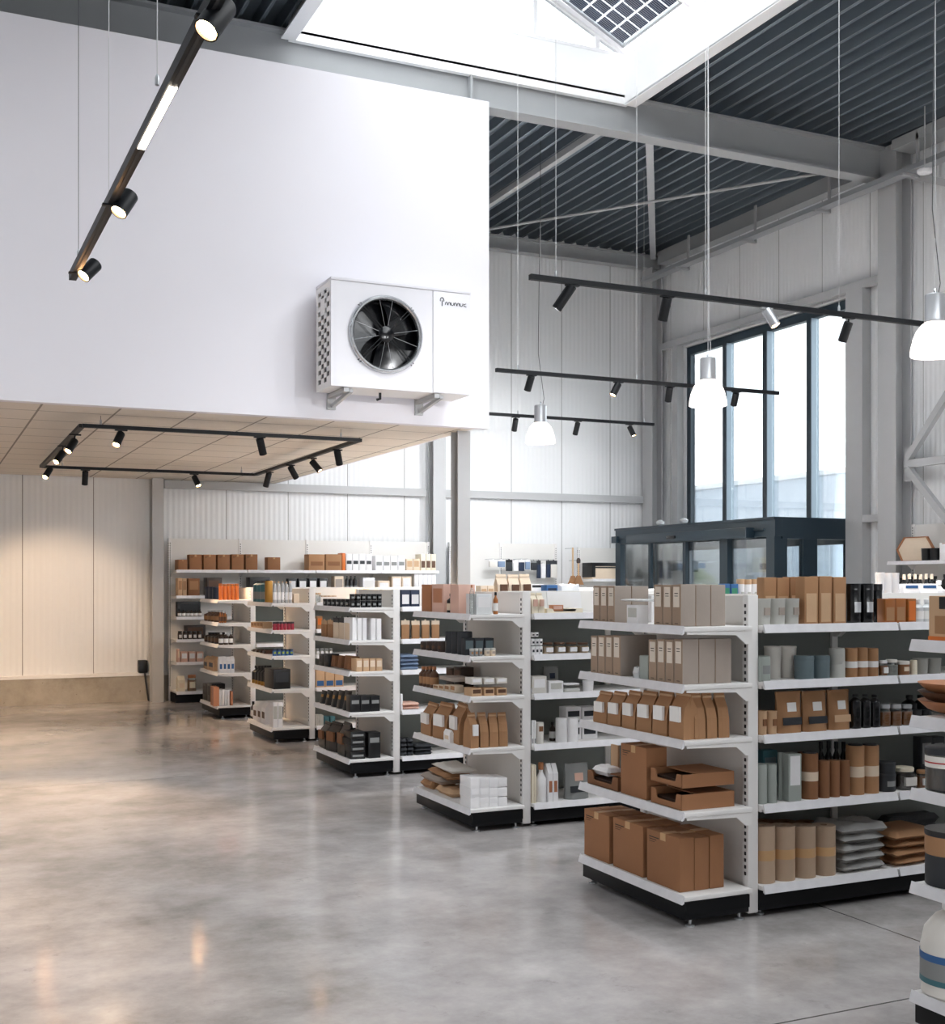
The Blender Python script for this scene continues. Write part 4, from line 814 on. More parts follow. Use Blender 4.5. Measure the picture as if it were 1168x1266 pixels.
stock(1, 'S', 1, [('tin', 'canister', 'sage cylinder', 2, 931.5, 963.5, 946, 0, dict(m='sage', m2=None, fit=.94)), ('pack', 'small_box', 'teal box behind cylinders', 1, 942, 962, 928, .06, dict(m='teal', m2='slate_blue', off=.16)),
    ('prop', 'card_pack', 'sage card leaning', 2, 963, 974, 931, .012, dict(m='sage', off=.05, jit=.2)), ('pack', 'small_box', 'sage box, big white label', 1, 974.5, 991, 932.5, .07, dict(m='sage', m2='white', tall=.62, z0=.34)),
    ('tube', 'kraft_tube', 'brown tube, cream label', 1, 998, 1016.5, 933, 0, dict(m='kraft_dark', m2='beige', band=(.4, .2), cap='charcoal')), ('tube', 'kraft_tube', 'brown tube behind', 1, 990, 1000, 930, 0, dict(m='brown', cap=None, off=.1)),
    ('tube', 'kraft_tube', 'short brown tube', 3, 1017, 1054, 941, 0, dict(m='kraft_dark', cap=None, fit=.92)), ('bottle', 'bottle', 'black bottle behind tubes', 4, 1014, 1051, 917, 0, dict(m='black_gloss', m2=None, off=.16)),
    ('tube', 'kraft_tube', 'tall kraft tube, printed label', 2, 1055.5, 1092, 922.5, 0, dict(m='kraft', m2='beige', band=(.36, .22), cap='black', fit=.95)),
    ('tin', 'tin', 'dark tin, lower', 1, 1092.5, 1114, 957, 0, dict(m='charcoal', m2='grey', lid='charcoal')), ('tin', 'tin', 'dark tin, upper', 1, 1094, 1113, 943, 0, dict(m='charcoal', m2=None, lid='charcoal', zb=.065)),
    ('jar', 'jar', 'dark jar, cream lid', 1, 1115, 1138, 950, 0, dict(fill='brown_dark', lid='cream', m2='offwhite')), ('jar', 'jar', 'amber jar, glass lid', 1, 1139, 1151, 953, 0, dict(fill='amber', lid='kraft')),
    ('pack', 'slate_box', 'dark grey upright box', 2, 1138, 1168, 911, .06, dict(m='charcoal', m2='grey', off=.25))])
stock(1, 'S', 0, [('roll', 'paper_roll', 'kraft paper roll with band', 4, 931.5, 1040, 1023, 0, dict(m='roll_paper', fit=.94)), ('roll', 'paper_roll', 'darker paper roll behind', 3, 940, 1020, 1018, 0, dict(m='kraft_dark', off=.26, fit=.85))])
stack(1, 'S', 0, 'plastic_sheet_pack', 'clear wrapped grey sheet pack', 5, 1041, 1101, 1020, .26, m='plastic_grey', jit=.1, amp=.4)
stack(1, 'S', 0, 'paper_sack', 'folded kraft paper sack', 4, 1104, 1170, 1028, .3, m='kraft', amp=.1, jit=.08)
stack(1, 'S', 0, 'black_sheet_pack', 'folded black sheet pack', 3, 1096, 1165, 1008, .1, m='charcoal', amp=.1, off=.33)
# --- second rack, end shelves
stock(2, 'E', 4, [('prop', 'board', 'upright walnut board', 1, 520.5, 532.5, 722.5, .1, dict(m='wood', jit=.01)), ('pack', 'gift_box', 'copper pink upright box', 1, 533, 549, 722.5, .1, dict(m='pink', m2='copper', jit=.02)),
    ('bottle', 'bottle', 'dark bottle, cream label', 1, 550, 555.5, 734, 0, dict(m='black', m2='beige')), ('pack', 'gift_box', 'pale pink upright box', 1, 556, 567, 722.5, .12, dict(m='pink', m2='pink'))])
stock(2, 'N', 4, [('bottle', 'glass_vase', 'clear vase with dried twigs', 1, 571, 587, 723, 0, dict(m='glass_jar', m2=None, cap='copper', neck=.2)),
    ('pack', 'storage_box', 'frosted white box', 1, 588, 609, 734, .15, dict(m='plastic_clear', m2='white')), ('bottle', 'bottle', 'small amber bottle at the end', 1, 611, 617, 732, 0, dict(m='amber'))])
stock(2, 'E', 3, [('tin', 'tin', 'dark brown tin', 4, 517, 545, 793.5, 0, dict(m='brown_dark', m2='brown', fit=.97)), ('tin', 'tin', 'dark grey tall tin', 3, 547, 570, 781.5, 0, dict(m='charcoal', m2=None, fit=.97))])
stock(2, 'N', 3, [('tin', 'tin', 'short grey brown tin', 3, 574, 597.5, 802, 0, dict(m='grey', m2='kraft', lid='grey_pale')), ('pack', 'small_box', 'charcoal box', 3, 574, 611, 789, .07, dict(m='charcoal', m2='slate_blue', off=.13)), ('tin', 'tin', 'short cream tin by panel', 2, 600, 614, 801.5, 0, dict(m='beige', m2='taupe', lid='grey_pale'))])
stock(2, 'E', 2, [('bottle', 'bottle', 'small wooden topped bottle', 4, 516, 534, 824, 0, dict(m='brown', m2='kraft', cap='wood', fit=.95)), ('pack', 'dark_box', 'black box in shade', 2, 535, 570, 825, .1, dict(m='brown_dark', m2='brown', off=.22)),
    ('pack', 'soap_box', 'little cream soap box', 4, 535, 563, 847, .06, dict(m='beige', m2='kraft')), ('pack', 'soap_box', 'flat grey box on soap boxes', 1, 542, 562, 837, .14, dict(m='taupe', m2='taupe', zb=.072, off=.0))])
stock(2, 'N', 2, [('pack', 'gift_box', 'marbled kraft box, lower', 3, 570, 628, 851, .12, dict(m='kraft_pale', m2='brown', jit=.08, fit=.8)), ('pack', 'gift_box', 'marbled cream box, upper', 3, 570, 628, 838.5, .12, dict(m='offwhite', m2='white', zb=.076, jit=.08, fit=.82))])
stock(2, 'E', 1, [('bag', 'kraft_bag', 'big kraft bag, white label', 3, 518, 571, 869, .12, dict(jit=.2, fit=.84)), ('gable', 'paper_sleeve', 'white triangular sleeve', 1, 548, 556, 902, .03, dict(off=-.032, jit=0))])
stock(2, 'N', 1, [('bag', 'kraft_bag', 'kraft bag, tilted white label', 1, 571, 592, 882, .11, {}), ('bag', 'kraft_bag', 'big kraft bag in shade', 3, 593, 628, 882, .1, dict(lab=0, jit=.25, fit=.86))])
for q, (ua, ub, zb, hh, nm) in enumerate(((508, 532, 0, .055, 'low left'), (536, 558, 0, .06, 'low right'), (514, 545, .056, .055, 'second layer'), (524, 556, .112, .05, 'third layer'), (530, 560, .163, .045, 'topmost'))):
    x, y = 3.235, YX((ua+ub)/2, 3.235); v = V0+(H-LV[0]-zb-hh)*F/(x*SY+y*CY)
    stock(2, 'E', 0, [('soft', 'kraft_packet', 'crumpled kraft packet, '+nm, 1, ua, ub, v, .2, dict(zb=zb, m=('kraft', 'kraft_pale', 'taupe', 'kraft', 'offwhite')[q], seed=q+20, amp=.3, off=.02, jit=.35))])
for L in range(3):
    x, y = XY(600, GY[2]+.06), GY[2]+.06; v = V0+(H-LV[0]-.062*(L+1))*F/(x*SY+y*CY)
    stock(2, 'N', 0, [('pack', 'white_box', f'white flat box, {("bottom", "middle", "top")[L]} layer', 4, 571, 627, v, .17, dict(zb=.062*L, m='white', m2='white', jit=.02, fit=.97))])
# --- second rack, long side
stock(2, 'S', 4, [('bag', 'paper_bag', 'cream paper bag, tan label', 2, 645, 673, 733, .08, dict(m='cream', m2='pink', fit=.92)), ('prop', 'open_box_lid', 'white lid of open gift tray', 1, 676, 721, 732, .01, dict(m='white', off=.16, tilt=-.15, jit=0)),
    ('tray', 'gift_tray', 'open white gift tray', 1, 674, 722, 752.5, .15, dict(m='cream', jit=.01)), ('pack', 'small_box', 'little pink box in tray', 1, 682, 697, 748, .05, dict(m='copper', m2='pink', off=.02, zb=.012))])
stock(2, 'S', 4, [('pack', 'small_tub', 'small blue tub, white lid', 2, 893, 913, 722, .05, dict(m='blue', m2='green')), ('tin', 'jar', 'white cosmetic jar', 4, 914, 948, 716, 0, dict(m='white', m2='grey_pale', lid='kraft_pale')),
    ('cup', 'white_tub', 'tall white tub above the spine', 3, 1087, 1114, 708, 0, dict(m='white', m2=None)), ('bottle', 'dropper_bottle', 'black bottle with pale cap', 6, 1117, 1158, 710, 0, dict(m='black', m2=None, cap='beige', off=.12)),
    ('pack', 'printed_stack', 'blue printed white carton', 2, 1116, 1160, 722, .08, dict(m='white', m2='blue', tall=.12, z0=.82)), ('bottle', 'bottle', 'white bottle, red label', 1, 1160, 1171, 718, 0, dict(m='white', m2='red', cap='white')),
    ('pack', 'flat_box', 'white flat box beyond document boxes', 2, 770, 803, 733, .1, dict(m='white', m2='grey_pale', tall=.2))])
for L in range(3): stock(2, 'S', 3, [('tin', 'cream_jar', f'white jar, {("bottom", "middle", "top")[L]} layer', 3-(L == 2), 645, 671.5-(5 if L == 2 else 0), (799, 790, 782)[L], 0, dict(m='white', m2='charcoal', lid='white', zb=(0, .062, .118)[L], fit=.96, jit=.02))])
stock(2, 'S', 3, [('jar', 'jar', 'jar, white label, dark lid', 4, 672.5, 731, 794.5, 0, dict(lid='brown', m2='white', fill='kraft_pale'))])
stock(2, 'S', 2, [('soft', 'sachet', 'white sachet lying', 2, 645, 664, 851, .1, dict(m='white')), ('pouch', 'white_pouch', 'small sage pouch', 1, 645, 654, 828, .05, dict(m='sage', win=None, off=.12)), ('pack', 'white_cube', 'plain white cube', 1, 655, 676.5, 836.5, .1, dict(m='offwhite', m2='white')),
    ('pouch', 'grey_pouch', 'grey pouch behind cube', 1, 673, 693, 824.5, .05, dict(m='grey', m2='navy', win=None, off=.12)), ('pack', 'white_cube', 'white cube, printed front', 1, 678, 697, 842.5, .09, dict(m='white', m2='grey_pale')),
    ('soft', 'soap_bar', 'white wrapped soap, lower', 1, 698, 719, 851, .08, dict(m='grey_pale')), ('soft', 'soap_bar', 'white wrapped soap, upper', 1, 699, 718, 845, .08, dict(m='white', zb=.045)), ('cup', 'white_tub', 'white ribbed tub', 1, 724, 737, 842, 0, dict(m='white', m2=None))])
stock(2, 'S', 1, [('tin', 'white_can', 'white can', 2, 646, 663, 891.5, 0, dict(m='white', m2='grey', lab=(.05, .2), fit=.95)), ('tin', 'brown_can', 'white can, brown top', 1, 664, 674.5, 894, 0, dict(m='offwhite', m2='kraft_dark', lab=(.6, .25))), ('bottle', 'bottle', 'dark bottle in shade', 1, 681, 689, 893, 0, dict(m='brown_dark', off=.1)),
    ('tin', 'white_can', 'tall white can', 2, 690.5, 717.5, 889, 0, dict(m='white', m2=None, fit=.95))])
for L in range(2): stock(2, 'S', 1, [('pack', 'printed_box', f'white box with black squares, {("lower", "upper")[L]}', 2, 699, 739, (894, 874)[L], .1, dict(m='white', m2='charcoal', tall=.4, z0=.3, zb=(0, .128)[L], off=.11, jit=.02))])
stock(2, 'S', 0, [('prop', 'book', 'cream upright book', 2, 646, 663, 946, .16, dict(m='cream', fit=.9)), ('bottle', 'bottle', 'white bottle, brown cap', 1, 665, 678, 944, 0, dict(m='white', cap='wood', m2=None, neck=.36)), ('gable', 'white_carton', 'white slanted carton', 2, 677.5, 690, 944.5, .08, dict(m='white', m2='copper')),
    ('pouch', 'tote_bag', 'grey and pink printed tote', 1, 701, 732, 945, .1, dict(m='grey', m2='pink', win='charcoal'))])
# --- third rack, end shelves
stock(3, 'E', 4, [('tin', 'black_jar', 'short black jar', 6, 397, 430, 740.5, 0, dict(m='black_gloss', m2='grey', lid='black'))])
stock(3, 'N', 4, [('tin', 'black_jar', 'black jar, lower', 6, 432, 473, 742.5, 0, dict(m='black_gloss', m2='grey', lid='black')), ('tin', 'black_jar', 'black jar, upper', 6, 432, 473, 734.5, 0, dict(m='black_gloss', m2='grey', lid='black', zb=.0585, jit=.01))])
stock(3, 'E', 3, [('hang', 'carded_tool', 'kraft carded tool', 2, 396, 411, 767, .02, dict(m='kraft', m2='kraft_pale')), ('hang', 'carded_tool', 'card with black scissors', 3, 411, 432, 764, .02, dict(m='beige', m2='charcoal'))])
stock(3, 'N', 3, [('prop', 'white_pack', 'white upright pack', 3, 435, 454, 764, .2, dict(m='white', fit=.85)), ('prop', 'white_pack', 'white upright pack by panel', 2, 458, 472, 765, .2, dict(m='white', fit=.85))])
stock(3, 'E', 2, [('pack', 'dark_box', 'black upright box', 2, 394, 406, 808.5, .1, dict(m='black', m2='charcoal')), ('prop', 'kraft_book', 'leaning brown kraft book', 3, 407, 431, 812, .1, dict(m='kraft_dark', tilt=-.12, fit=.5))])
stock(3, 'N', 2, [('pack', 'kraft_box', 'pale kraft box', 4, 440, 473, 814.5, .12, dict(m='kraft_pale', m2='beige', fit=.9))])
stock(3, 'E', 1, [('pouch', 'coffee_pack', 'black coffee pack, gold print', 5, 393, 429, 854, .08, dict(m='black', m2='gold', win=None, fit=.9))])
stock(3, 'N', 1, [('pack', 'black_box', 'black box, grey print', 3, 432, 470, 860, .12, dict(m='black', m2='grey', tall=.22, z0=.5, fit=.95))])
stock(3, 'E', 0, [('bag', 'black_bag', 'big black bag, copper print', 3, 390, 428, 893, .12, dict(m='black', m2='kraft_dark', fit=.84, jit=.12))])
stack(3, 'N', 0, 'black_pack', 'stacked black pack, grey print', 4, 430, 452, 905, .2, kind='pack', m='black', m2='grey', tall=.3)
stock(3, 'N', 0, [('pack', 'black_box', 'tall black box by panel', 1, 455, 471, 906, .12, dict(m='black', m2='grey', tall=.2, z0=.6))])
# --- third rack, long side
stock(3, 'S', 4, [('pack', 'black_box', 'black box, large white label', 2, 486, 519, 729.5, .1, dict(m='navy', m2='white', tall=.55, z0=.18, fit=.95)), ('pack', 'kraft_box', 'beige box behind the vase', 2, 594, 611, 724, .1, dict(m='beige', m2='kraft_pale')),
    ('bag', 'kraft_bag', 'patterned kraft bag beyond frosted box', 3, 615, 658, 710, .1, dict(m='beige', m2='brown')), ('pack', 'flat_box', 'white flat box, dark lid', 2, 637, 673, 722.5, .1, dict(m='white', m2='charcoal', tall=.12, z0=.85, off=.14)),
    ('pack', 'small_box', 'little blue box', 1, 675, 690, 723, .1, dict(m='blue', m2='navy')), ('soft', 'wrapped_tray', 'clear wrapped tray', 1, 692, 720, 723.5, .15, dict(m='plastic_clear'))])
stock(3, 'S', 3, [('hang', 'carded_pack', 'kraft carded pack', 4, 487, 545, 767.5, .03, dict(m='kraft', m2='beige', fit=.8))])
stack(3, 'S', 2, 'denim_cloth', 'folded blue white cloth', 4, 487, 520, 809.5, .25, m='denim', amp=.4)
stock(3, 'S', 1, [('prop', 'price_card', 'white upright card', 1, 487, 498, 858, .02, dict(m='white'))]); stack(3, 'S', 1, 'flat_packet', 'flat pink packet', 2, 487, 521, 869, .2, m='pink', amp=.3)
stack(3, 'S', 0, 'mesh_pack', 'folded black mesh pack', 4, 487, 512, 914, .16, m='charcoal', cols=2, amp=.3); stack(3, 'S', 0, 'mesh_pack', 'low black mesh pack', 3, 513, 536, 921, .16, m='charcoal', amp=.3)
# --- fourth rack
stock(4, 'E', 4, [('bottle', 'bottle', 'grey and teal bottle', 3, 311, 324, 719, 0, dict(m='teal', m2='grey', neck=.1)), ('tube', 'tube_pack', 'gold brown tube', 1, 326, 328.8, 718.5, 0, dict(m='gold'))])
stock(4, 'N', 4, [('bottle', 'bottle', 'silver white bottle, cork top', 5, 331, 362, 719, 0, dict(m='silver', m2='white', cap='wood_pale', neck=.12, fit=.9)), ('prop', 'board', 'pale upright board', 1, 363, 370, 734, .1, dict(m='beige'))])
stock(4, 'E', 3, [('pack', 'kraft_box', 'kraft box', 4, 310, 325, 769, .1, dict(m='kraft_pale', m2='kraft'))])
stock(4, 'N', 3, [('tin', 'crimson_can', 'crimson can', 6, 328, 364, 769, 0, dict(m='crimson', m2=None, lid='charcoal', fit=.95))])
stock(4, 'E', 2, [('jar', 'jar', 'dark amber jar', 4, 308, 328, 802.5, 0, dict(m='brown', m2='brown_dark', lid='black'))])
stock(4, 'N', 2, [('tin', 'tin', 'blue tin, lime label', 5, 331, 363, 802.5, 0, dict(m='blue', m2='lime', lid='navy', fit=.95))])
stock(4, 'E', 1, [('bottle', 'bottle', 'black bottle, gold neck', 5, 308, 328, 823, 0, dict(m='black', m2='gold', lab=(.0, .2)))])
stock(4, 'N', 1, [('pack', 'black_box', 'large black box', 1, 331, 360, 827.5, .3, dict(m='black', m2='charcoal'))])
stock(4, 'E', 0, [('bottle', 'bottle', 'dark amber bottle', 2, 303.5, 312, 867, 0, dict(m='brown_dark')), ('gable', 'white_box', 'white box, brown window', 3, 312.5, 328, 868, .1, dict(m='white', m2='brown'))])
stock(4, 'N', 0, [('pack', 'white_box', 'tall white box', 2, 329, 349.5, 868.5, .15, dict(m='white', m2='grey_pale'))])
stock(4, 'S', 4, [('jar', 'jar', 'cork topped jar', 3, 379, 397, 733, 0, dict(lid='wood_pale', fill='white', m2=None)), ('pack', 'kraft_box', 'pale kraft box', 4, 397, 416, 742, .08, dict(m='kraft_pale', m2='beige', zb=.06)), ('pack', 'kraft_box', 'kraft box, pale top', 2, 442, 457, 728, .1, dict(m='beige', m2='kraft_pale'))])
stock(4, 'S', 3, [('pack', 'white_box', 'white upright box', 1, 379, 386, 765, .08, dict(m='white')), ('pack', 'kraft_box', 'orange kraft box', 1, 392, 399, 762, .08, dict(m='kraft', m2='orange'))])
stock(4, 'S', 2, [('jar', 'jar', 'small glass jar', 4, 379, 412, 802, 0, dict(lid='silver', fill='offwhite', m2='white'))]); stock(4, 'S', 1, [('pack', 'kraft_box', 'kraft box, blue label', 3, 379, 425, 829, .12, dict(m='kraft_pale', m2='blue', tall=.3, z0=.1))])
stock(4, 'S', 0, [('prop', 'book', 'pale upright book', 5, 379, 400, 884, .1, dict(m='grey_pale', fit=.85)), ('prop', 'book', 'teal upright book', 2, 400, 415, 886, .1, dict(m='teal', fit=.8))])
# --- fifth rack
stock(5, 'E', 4, [('tin', 'tin', 'dark blue tin', 3, 251, 265, 726, 0, dict(m='navy', m2=None))]); stock(5, 'N', 4, [('tube', 'orange_tube', 'orange tube', 5, 267, 296, 722, 0, dict(m='orange', m2='amber', band=(.88, .1), cap=None, fit=.93))])
stock(5, 'E', 3, [('bottle', 'bottle', 'brown bottle, silver cap', 4, 250, 266, 754.5, 0, dict(m='brown', m2='kraft', cap='silver'))]); stock(5, 'N', 3, [('bottle', 'bottle', 'amber bottle by panel', 3, 267, 280, 755, 0, dict(m='amber', m2='brown', cap='silver'))])
stock(5, 'E', 2, [('bottle', 'bottle', 'dark brown bottle', 4, 250, 267, 782, 0, dict(m='brown_dark', m2='brown', cap='charcoal'))]); stock(5, 'N', 2, [('bottle', 'bottle', 'dark brown bottle by panel', 3, 268, 289, 782, 0, dict(m='brown_dark', m2='white_label', cap='silver'))])
stock(5, 'E', 1, [('gable', 'kraft_carton', 'kraft slanted carton', 2, 251, 264, 811.5, .1, dict(m='kraft_pale', m2='navy'))]); stock(5, 'N', 1, [('gable', 'white_carton', 'white carton, blue base', 4, 266, 290, 812, .1, dict(m='white', m2='blue'))])
stock(5, 'E', 0, [('pack', 'black_box', 'black box', 2, 247.5, 262, 845, .16, dict(m='black', m2='charcoal'))]); stock(5, 'N', 0, [('prop', 'copper_slab', 'copper brown slab', 1, 261, 264, 850, .2, dict(m='copper')), ('prop', 'white_book', 'white upright book', 4, 265, 284, 853, .15, dict(m='white', fit=.88)), ('prop', 'copper_slab', 'short copper brown slab', 1, 285, 288, 855, .15, dict(m='copper'))])
# --- back wall shelving
stock(9, 'W', 5, [('carton', 'carton', 'small brown carton', 1, 216, 232, 692, .2), ('carton', 'carton', 'brown carton', 5, 233, 319.5, 685.5, .2, dict(fit=.86)), ('carton', 'carton', 'brown carton standing alone', 1, 330.5, 347, 689, .2),
    ('pack', 'carton', 'kraft carton, dark mark', 2, 381, 423, 685.5, .2, dict(m='kraft', m2='kraft_dark', tall=.25, z0=.3)), ('prop', 'orange_book', 'orange upright box', 1, 423, 427, 684, .2, dict(m='orange')),
    ('pack', 'white_carton', 'white carton, dark picture', 4, 427.5, 460, 685, .2, dict(m='white', m2='charcoal', tall=.2, z0=.4)), ('pack', 'white_carton', 'white carton, small picture', 4, 464, 501, 687, .2, dict(m='white', m2='grey', tall=.25, z0=.35)),
    ('pack', 'beige_box', 'beige low box', 2, 502, 519, 691, .2, dict(m='beige', m2='kraft_pale')), ('pack', 'white_carton', 'cream upright carton', 3, 520, 539, 685, .2, dict(m='cream', m2='brown', tall=.4, z0=.2))])
stock(9, 'W', 4, [('pack', 'kraft_box', 'pale kraft box', 2, 213, 231, 715, .15, dict(m='kraft_pale', m2='kraft')), ('pack', 'kraft_box', 'darker kraft box', 1, 232, 247.5, 715, .15, dict(m='kraft_dark', m2='kraft')), ('pack', 'dark_box', 'dark brown box', 1, 255, 275, 714, .2, dict(m='brown_dark', m2='brown')),
    ('pack', 'black_box', 'wide black box', 1, 308, 335, 714, .2, dict(m='black', m2='charcoal')), ('pack', 'black_box', 'black box, white tag', 4, 355, 406, 715, .15, dict(m='black', m2='white', fit=.8)), ('pack', 'beige_box', 'beige patterned box', 1, 413, 425, 712.5, .15, dict(m='beige', m2='taupe')), ('bottle', 'bottle', 'black wide bottle', 3, 427, 442, 712.5, 0, dict(m='black', m2='grey', neck=.15)),
    ('pack', 'white_carton', 'plain white box', 1, 448, 464, 714, .15), ('pack', 'beige_box', 'flat beige box', 1, 467, 482, 718, .15, dict(m='beige', m2='white')), ('pack', 'beige_box', 'beige box, white front', 2, 484, 509, 713, .15, dict(m='beige', m2='white', tall=.8, z0=.1)), ('prop', 'white_book', 'white upright pack', 5, 512, 539, 708, .15, dict(m='white'))])
stock(9, 'W', 3, [('pack', 'black_box', 'wide black crate', 1, 214, 249, 744, .1, dict(m='black', m2='charcoal', off=.12)), ('bottle', 'dropper_bottle', 'tiny dark bottle, white label', 6, 216, 250, 753.5, 0, dict(m='brown_dark'))])
stock(9, 'W', 2, [('jar', 'jar', 'small dark jar, white label', 5, 212, 250, 780.5, 0, dict(m='brown_dark', lid='black')), ('pack', 'dark_box', 'dark box behind jars', 1, 228, 255, 773, .1, dict(m='brown_dark', m2='brown', off=.15))])
stock(9, 'W', 1, [('pack', 'beige_box', 'pale pink upright box', 1, 213, 222.5, 803, .12, dict(m='pink', m2='beige')), ('pack', 'beige_box', 'white and pink box', 3, 223, 252, 806, .12, dict(m='pink', m2='white', fit=.85))])
stock(9, 'W', 0, [('gable', 'cream_carton', 'cream carton', 1, 213, 229, 836, .15, dict(m='cream', m2='beige')), ('jar', 'jar', 'jar with brown lid', 1, 232, 244, 835, 0, dict(lid='wood', fill='kraft', m2='cream'))])
# --- second wall unit: packs on hooks
SECOND = 'second wall shelving'
for q, (ua, ub, vt, vb, m_, m2) in enumerate(((605, 616, 692, 701, 'offwhite', 'white'), (616, 625, 692, 701, 'denim', 'white'), (626, 634, 692, 706, 'charcoal', 'black'), (634.5, 641, 693, 706, 'white', 'white'), (642, 649, 692, 706, 'navy', 'white'), (650, 656, 692, 704, 'denim', 'white'), (657, 664, 693, 705, 'charcoal', 'grey'), (664.5, 669, 693, 715, 'navy', 'charcoal'), (669, 675, 697, 715, 'white', 'white'), (676, 681, 693, 714, 'navy', 'charcoal'), (681, 689.5, 693, 714, 'offwhite', 'charcoal'))):
    Y = 16.2; xa, xb = XY(ua, Y), XY(ub, Y); zt, zb = ZV(xa, Y, vt), ZV(xa, Y, vb)
    t = put('hang', 'hanging_pack', ('charcoal' if m_ in ('charcoal',) else 'navy' if m_ == 'navy' else 'blue grey' if m_ == 'denim' else 'white')+' pack on a hook', SECOND, '', (xa+xb)/2, Y, zb, (xb-xa)*.95, .05, zt-zb, 0, ua, m=m_, m2=m2)
    MB().tube([(0, .025, (zt-zb)+.012), (0, .34, (zt-zb)+.012)], .005, 6).build('hook', 'chrome', t)
for q, (u, lb) in enumerate(((708, 'wooden broom with pale straw head, left of two beside the strapped box'), (715, 'wooden broom with black hanging cap, right of two beside the strapped box'))):
    Y = 16.4-.05*q; x = XY(u, Y); zb = ZV(x, Y, 723); zt = ZV(x, Y, 677 if q == 0 else 692)
    t = thing('broom', lb, 'broom', (x, Y, zb), 0, 'brooms beside the second wall shelving')
    MB().prism([(-.085, 0), (.085, 0), (.06, .06), (.025, .14), (-.025, .14), (-.06, .06)], -.02, .02, 'y').build('brush_head', 'kraft', t); MB().tube([(0, 0, .1), (0, 0, zt-zb)], .014, 8).build('handle', 'wood_pale', t)
    if q: MB().lathe([(.0, 0), (.03, .01), (.034, .05), (.02, .085), (0, .09)], 14).xf(Matrix.Translation((0, 0, zt-zb-.06))).build('hanging_cap', 'brown_dark', t)
    MB().tube([(0, .0, zt-zb-.01), (0, (.245, .295)[q], zt-zb-.01)], .006, 6).build('hook', 'chrome', t)
xa, xb = XY(731, 16.15), XY(762, 16.15); t = thing('strapped_box', 'beige box with black straps and black lid beside the porch', 'box', ((xa+xb)/2, 16.12, 1.6506)); w = xb-xa
MB().box(-w/2, w/2, 0, .3, 0, .25, .006).build('box', 'beige', t); MB().box(-w/2-.006, w/2+.006, -.006, .306, .2, .255, .004).build('lid', 'black', t); MB().box(-w/2-.008, -w/2+.05, -.008, .3, .03, .2).box(-w/2-.005, w/2+.005, -.007, 0, .17, .19).build('strap', 'black', t)
# --- shelf with mirror on the window wall
MX = 10.655; my = (YX(1107, MX)+YX(1153, MX))/2; mw = (YX(1107, MX)-YX(1153, MX))/2; mh = .29
t = thing('mirror', 'wooden hexagonal mirror leaning on the upper shelf at the right', 'mirror', (MX, my, 1.847), -PI/2); t.rotation_euler.x = -.06
hx = lambda s: [(-.68*mw*s, mh/2*(1-s)), (.68*mw*s, mh/2*(1-s)), (mw*s, mh/2), (.62*mw*s, mh/2*(1+s)), (-.62*mw*s, mh/2*(1+s)), (-mw*s, mh/2)]
o, i_ = hx(1), hx(.92); m = MB(); n = 6; vs = [(x, y, z) for y in (0, .03) for x, z in o]+[(x, y, z) for y in (0, .03) for x, z in i_]
m.add(vs, [(k, (k+1) % n, n+(k+1) % n, n+k) for k in range(n)]+[(2*n+k, 3*n+k, 3*n+(k+1) % n, 2*n+(k+1) % n) for k in range(n)]+[(k, 2*n+k, 2*n+(k+1) % n, (k+1) % n) for k in range(n)]+[(n+k, n+(k+1) % n, 3*n+(k+1) % n, 3*n+k) for k in range(n)])
m.build('frame', 'wood', t); MB().prism(i_, .012, .02, 'y').build('mirror_plate', 'beige', t)
for q, u in enumerate((1138, 1149)):
    put('cup', 'black_vase', 'waisted black vase', 'right wall upper shelf', '', 10.535, YX(u, 10.535)-.03, 1.8475, .11, .1, .145, -PI/2, u, m='black', m2=None)
put('pack', 'storage_box', 'white box with wooden lid', 'right wall upper shelf', '', 10.565, YX(1174, 10.565), 1.8475, .3, .2, .20, -PI/2, 1163, m='white', m2='wood', tall=.04, z0=.94)
for q in range(9): put('bottle', 'bottle', 'black bottle', 'right wall lower shelf', '', 10.58+.02*(q % 2), 10.85-q*.13, 1.4522, .09, .09, .2+.02*(q % 3), -PI/2, q, m='black', m2=None)
# --- cropped rack, end shelves
def on(lv, u, off=.06): return 3.235+off, YX(u, 3.235+off), LV[lv]+.0006
def onl(lv, ul, half, off=.06): return 3.235+off, YX(ul, 3.235+off)-half, LV[lv]+.0006
x, y, z = onl(4, 1148, .12); bx = put('pack', 'kraft_box', 'kraft box, dark square window', PL[0]+' end', 'top', x, y, z, .24, .14, .158, -PI/2, 1160, m='kraft_pale', m2='kraft', tall=.4, z0=.15)
MB().box(-.07, -.02, -.0025, 0, .112, .155).build('window', 'black', bx); MB().box(-.121, .121, -.0026, 0, 0, .014).build('base_band', 'orange', bx)
x, y, z = onl(3, 1147, .13, .17)
for q in range(3):
    t = thing('wooden_bowl', 'dark wooden bowl on cropped rack second shelf, '+('bottom', 'middle', 'topmost')[q]+' of three', 'bowl', (x, y, z+.004+q*.032), 0, 'wooden bowls on the cropped rack')
    MB().lathe([(.05, 0), (.09, .012), (.125, .045), (.130, .046), (.095, .014), (.05, .006), (0, .005)], 28, cap=False).build('bowl', ('wood', 'brown', 'wood')[q], t); MB().lathe([(.045, -.003), (.05, .002)], 20).build('bowl_foot', 'brown_dark', t)
x, y, z = onl(2, 1151, .075); t = thing('glass_jar', 'glass jar of black grains with red striped cream band at right edge', 'jar', (x, y, z), 0)
MB().lathe([(.07, 0), (.075, .006), (.075, .135), (.07, .14)], 28).build('jar', 'glass_jar', t); MB().lathe([(.0, .004), (.071, .006), (.071, .085)], 28).build('contents', 'black', t)
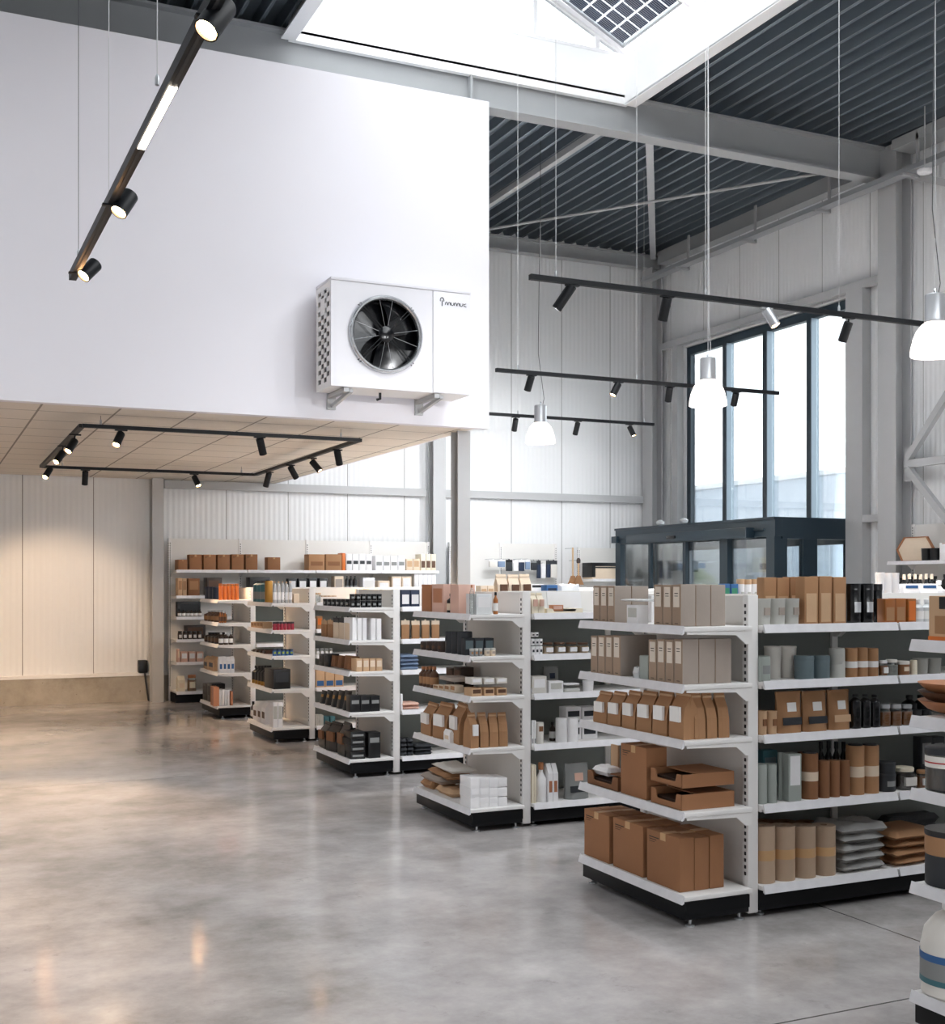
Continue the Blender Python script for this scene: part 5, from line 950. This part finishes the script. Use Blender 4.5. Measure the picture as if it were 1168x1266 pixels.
MB().lathe([(.0757, .085), (.0757, .125)], 28, cap=False).build('label', 'offwhite', t); MB().lathe([(.0761, .1), (.0761, .105)], 28, cap=False).build('stripe', 'red', t); MB().lathe([(.077, .13), (.077, .15), (.07, .155)], 28).build('lid', 'charcoal', t)
x, y, z = onl(1, 1152, .085, .075); t = thing('large_tin', 'dark printed tin with tan upper band on the cropped rack', 'tin', (x, y, z), 0)
MB().lathe([(.082, 0), (.085, .004), (.085, .19), (.082, .195)], 32).build('can', 'charcoal', t); MB().lathe([(.0856, .11), (.0856, .175)], 32, cap=False).build('label', 'kraft', t); MB().lathe([(.087, .178), (.087, .196), (.075, .197)], 32).build('lid', 'black', t)
x, y, z = onl(0, 1149, .114, .08); t = thing('jug', 'white plastic jug with blue label on the cropped rack base', 'jug', (x, y, z), -PI/2)
MB().lathe([(.10, 0), (.112, .012), (.114, .17), (.10, .235), (.065, .28), (.035, .295), (.035, .31)], 28).build('jug_body', 'offwhite', t); MB().lathe([(.04, .30), (.04, .335), (.034, .34)], 18).build('cap', 'white', t); MB().tube([(.06, 0, .275), (.11, 0, .28), (.125, 0, .22), (.112, 0, .15)], .012).build('handle', 'offwhite', t)
MB().lathe([(.1155, .055), (.1155, .15)], 28, cap=False).build('label', 'grey', t); MB().lathe([(.116, .13), (.116, .155)], 28, cap=False).build('label_band', 'blue', t); MB().lathe([(.116, .05), (.116, .07)], 28, cap=False).build('label_band', 'teal', t)
ORD = ['', 'first', 'second', 'third', 'fourth', 'fifth', 'sixth', 'seventh', 'eighth', 'ninth', 'tenth', 'eleventh', 'twelfth']
NUM = ['', 'one', 'two', 'three', 'four', 'five', 'six', 'seven', 'eight', 'nine', 'ten', 'eleven', 'twelve']
for (desc, sh, place), lst in REG.items():
    lst.sort(key=lambda q: q[0]); n = len(lst)
    where = (sh+' shelf, ' if sh else '')+place
    for i, (u, t) in enumerate(lst):
        if n == 1: t['label'] = f'{desc}, {where}'; continue
        if n == 2: s = ('left', 'right')[i]+' of two'
        elif i == 0: s = f'leftmost of {NUM[n]}'
        elif i == n-1: s = f'rightmost of {NUM[n]}'
        else: s = f'{ORD[i+1]} from left of {NUM[n]}'
        t['label'] = f'{desc}, {s}, {where}'; t['group'] = f'{desc} row, {where}'
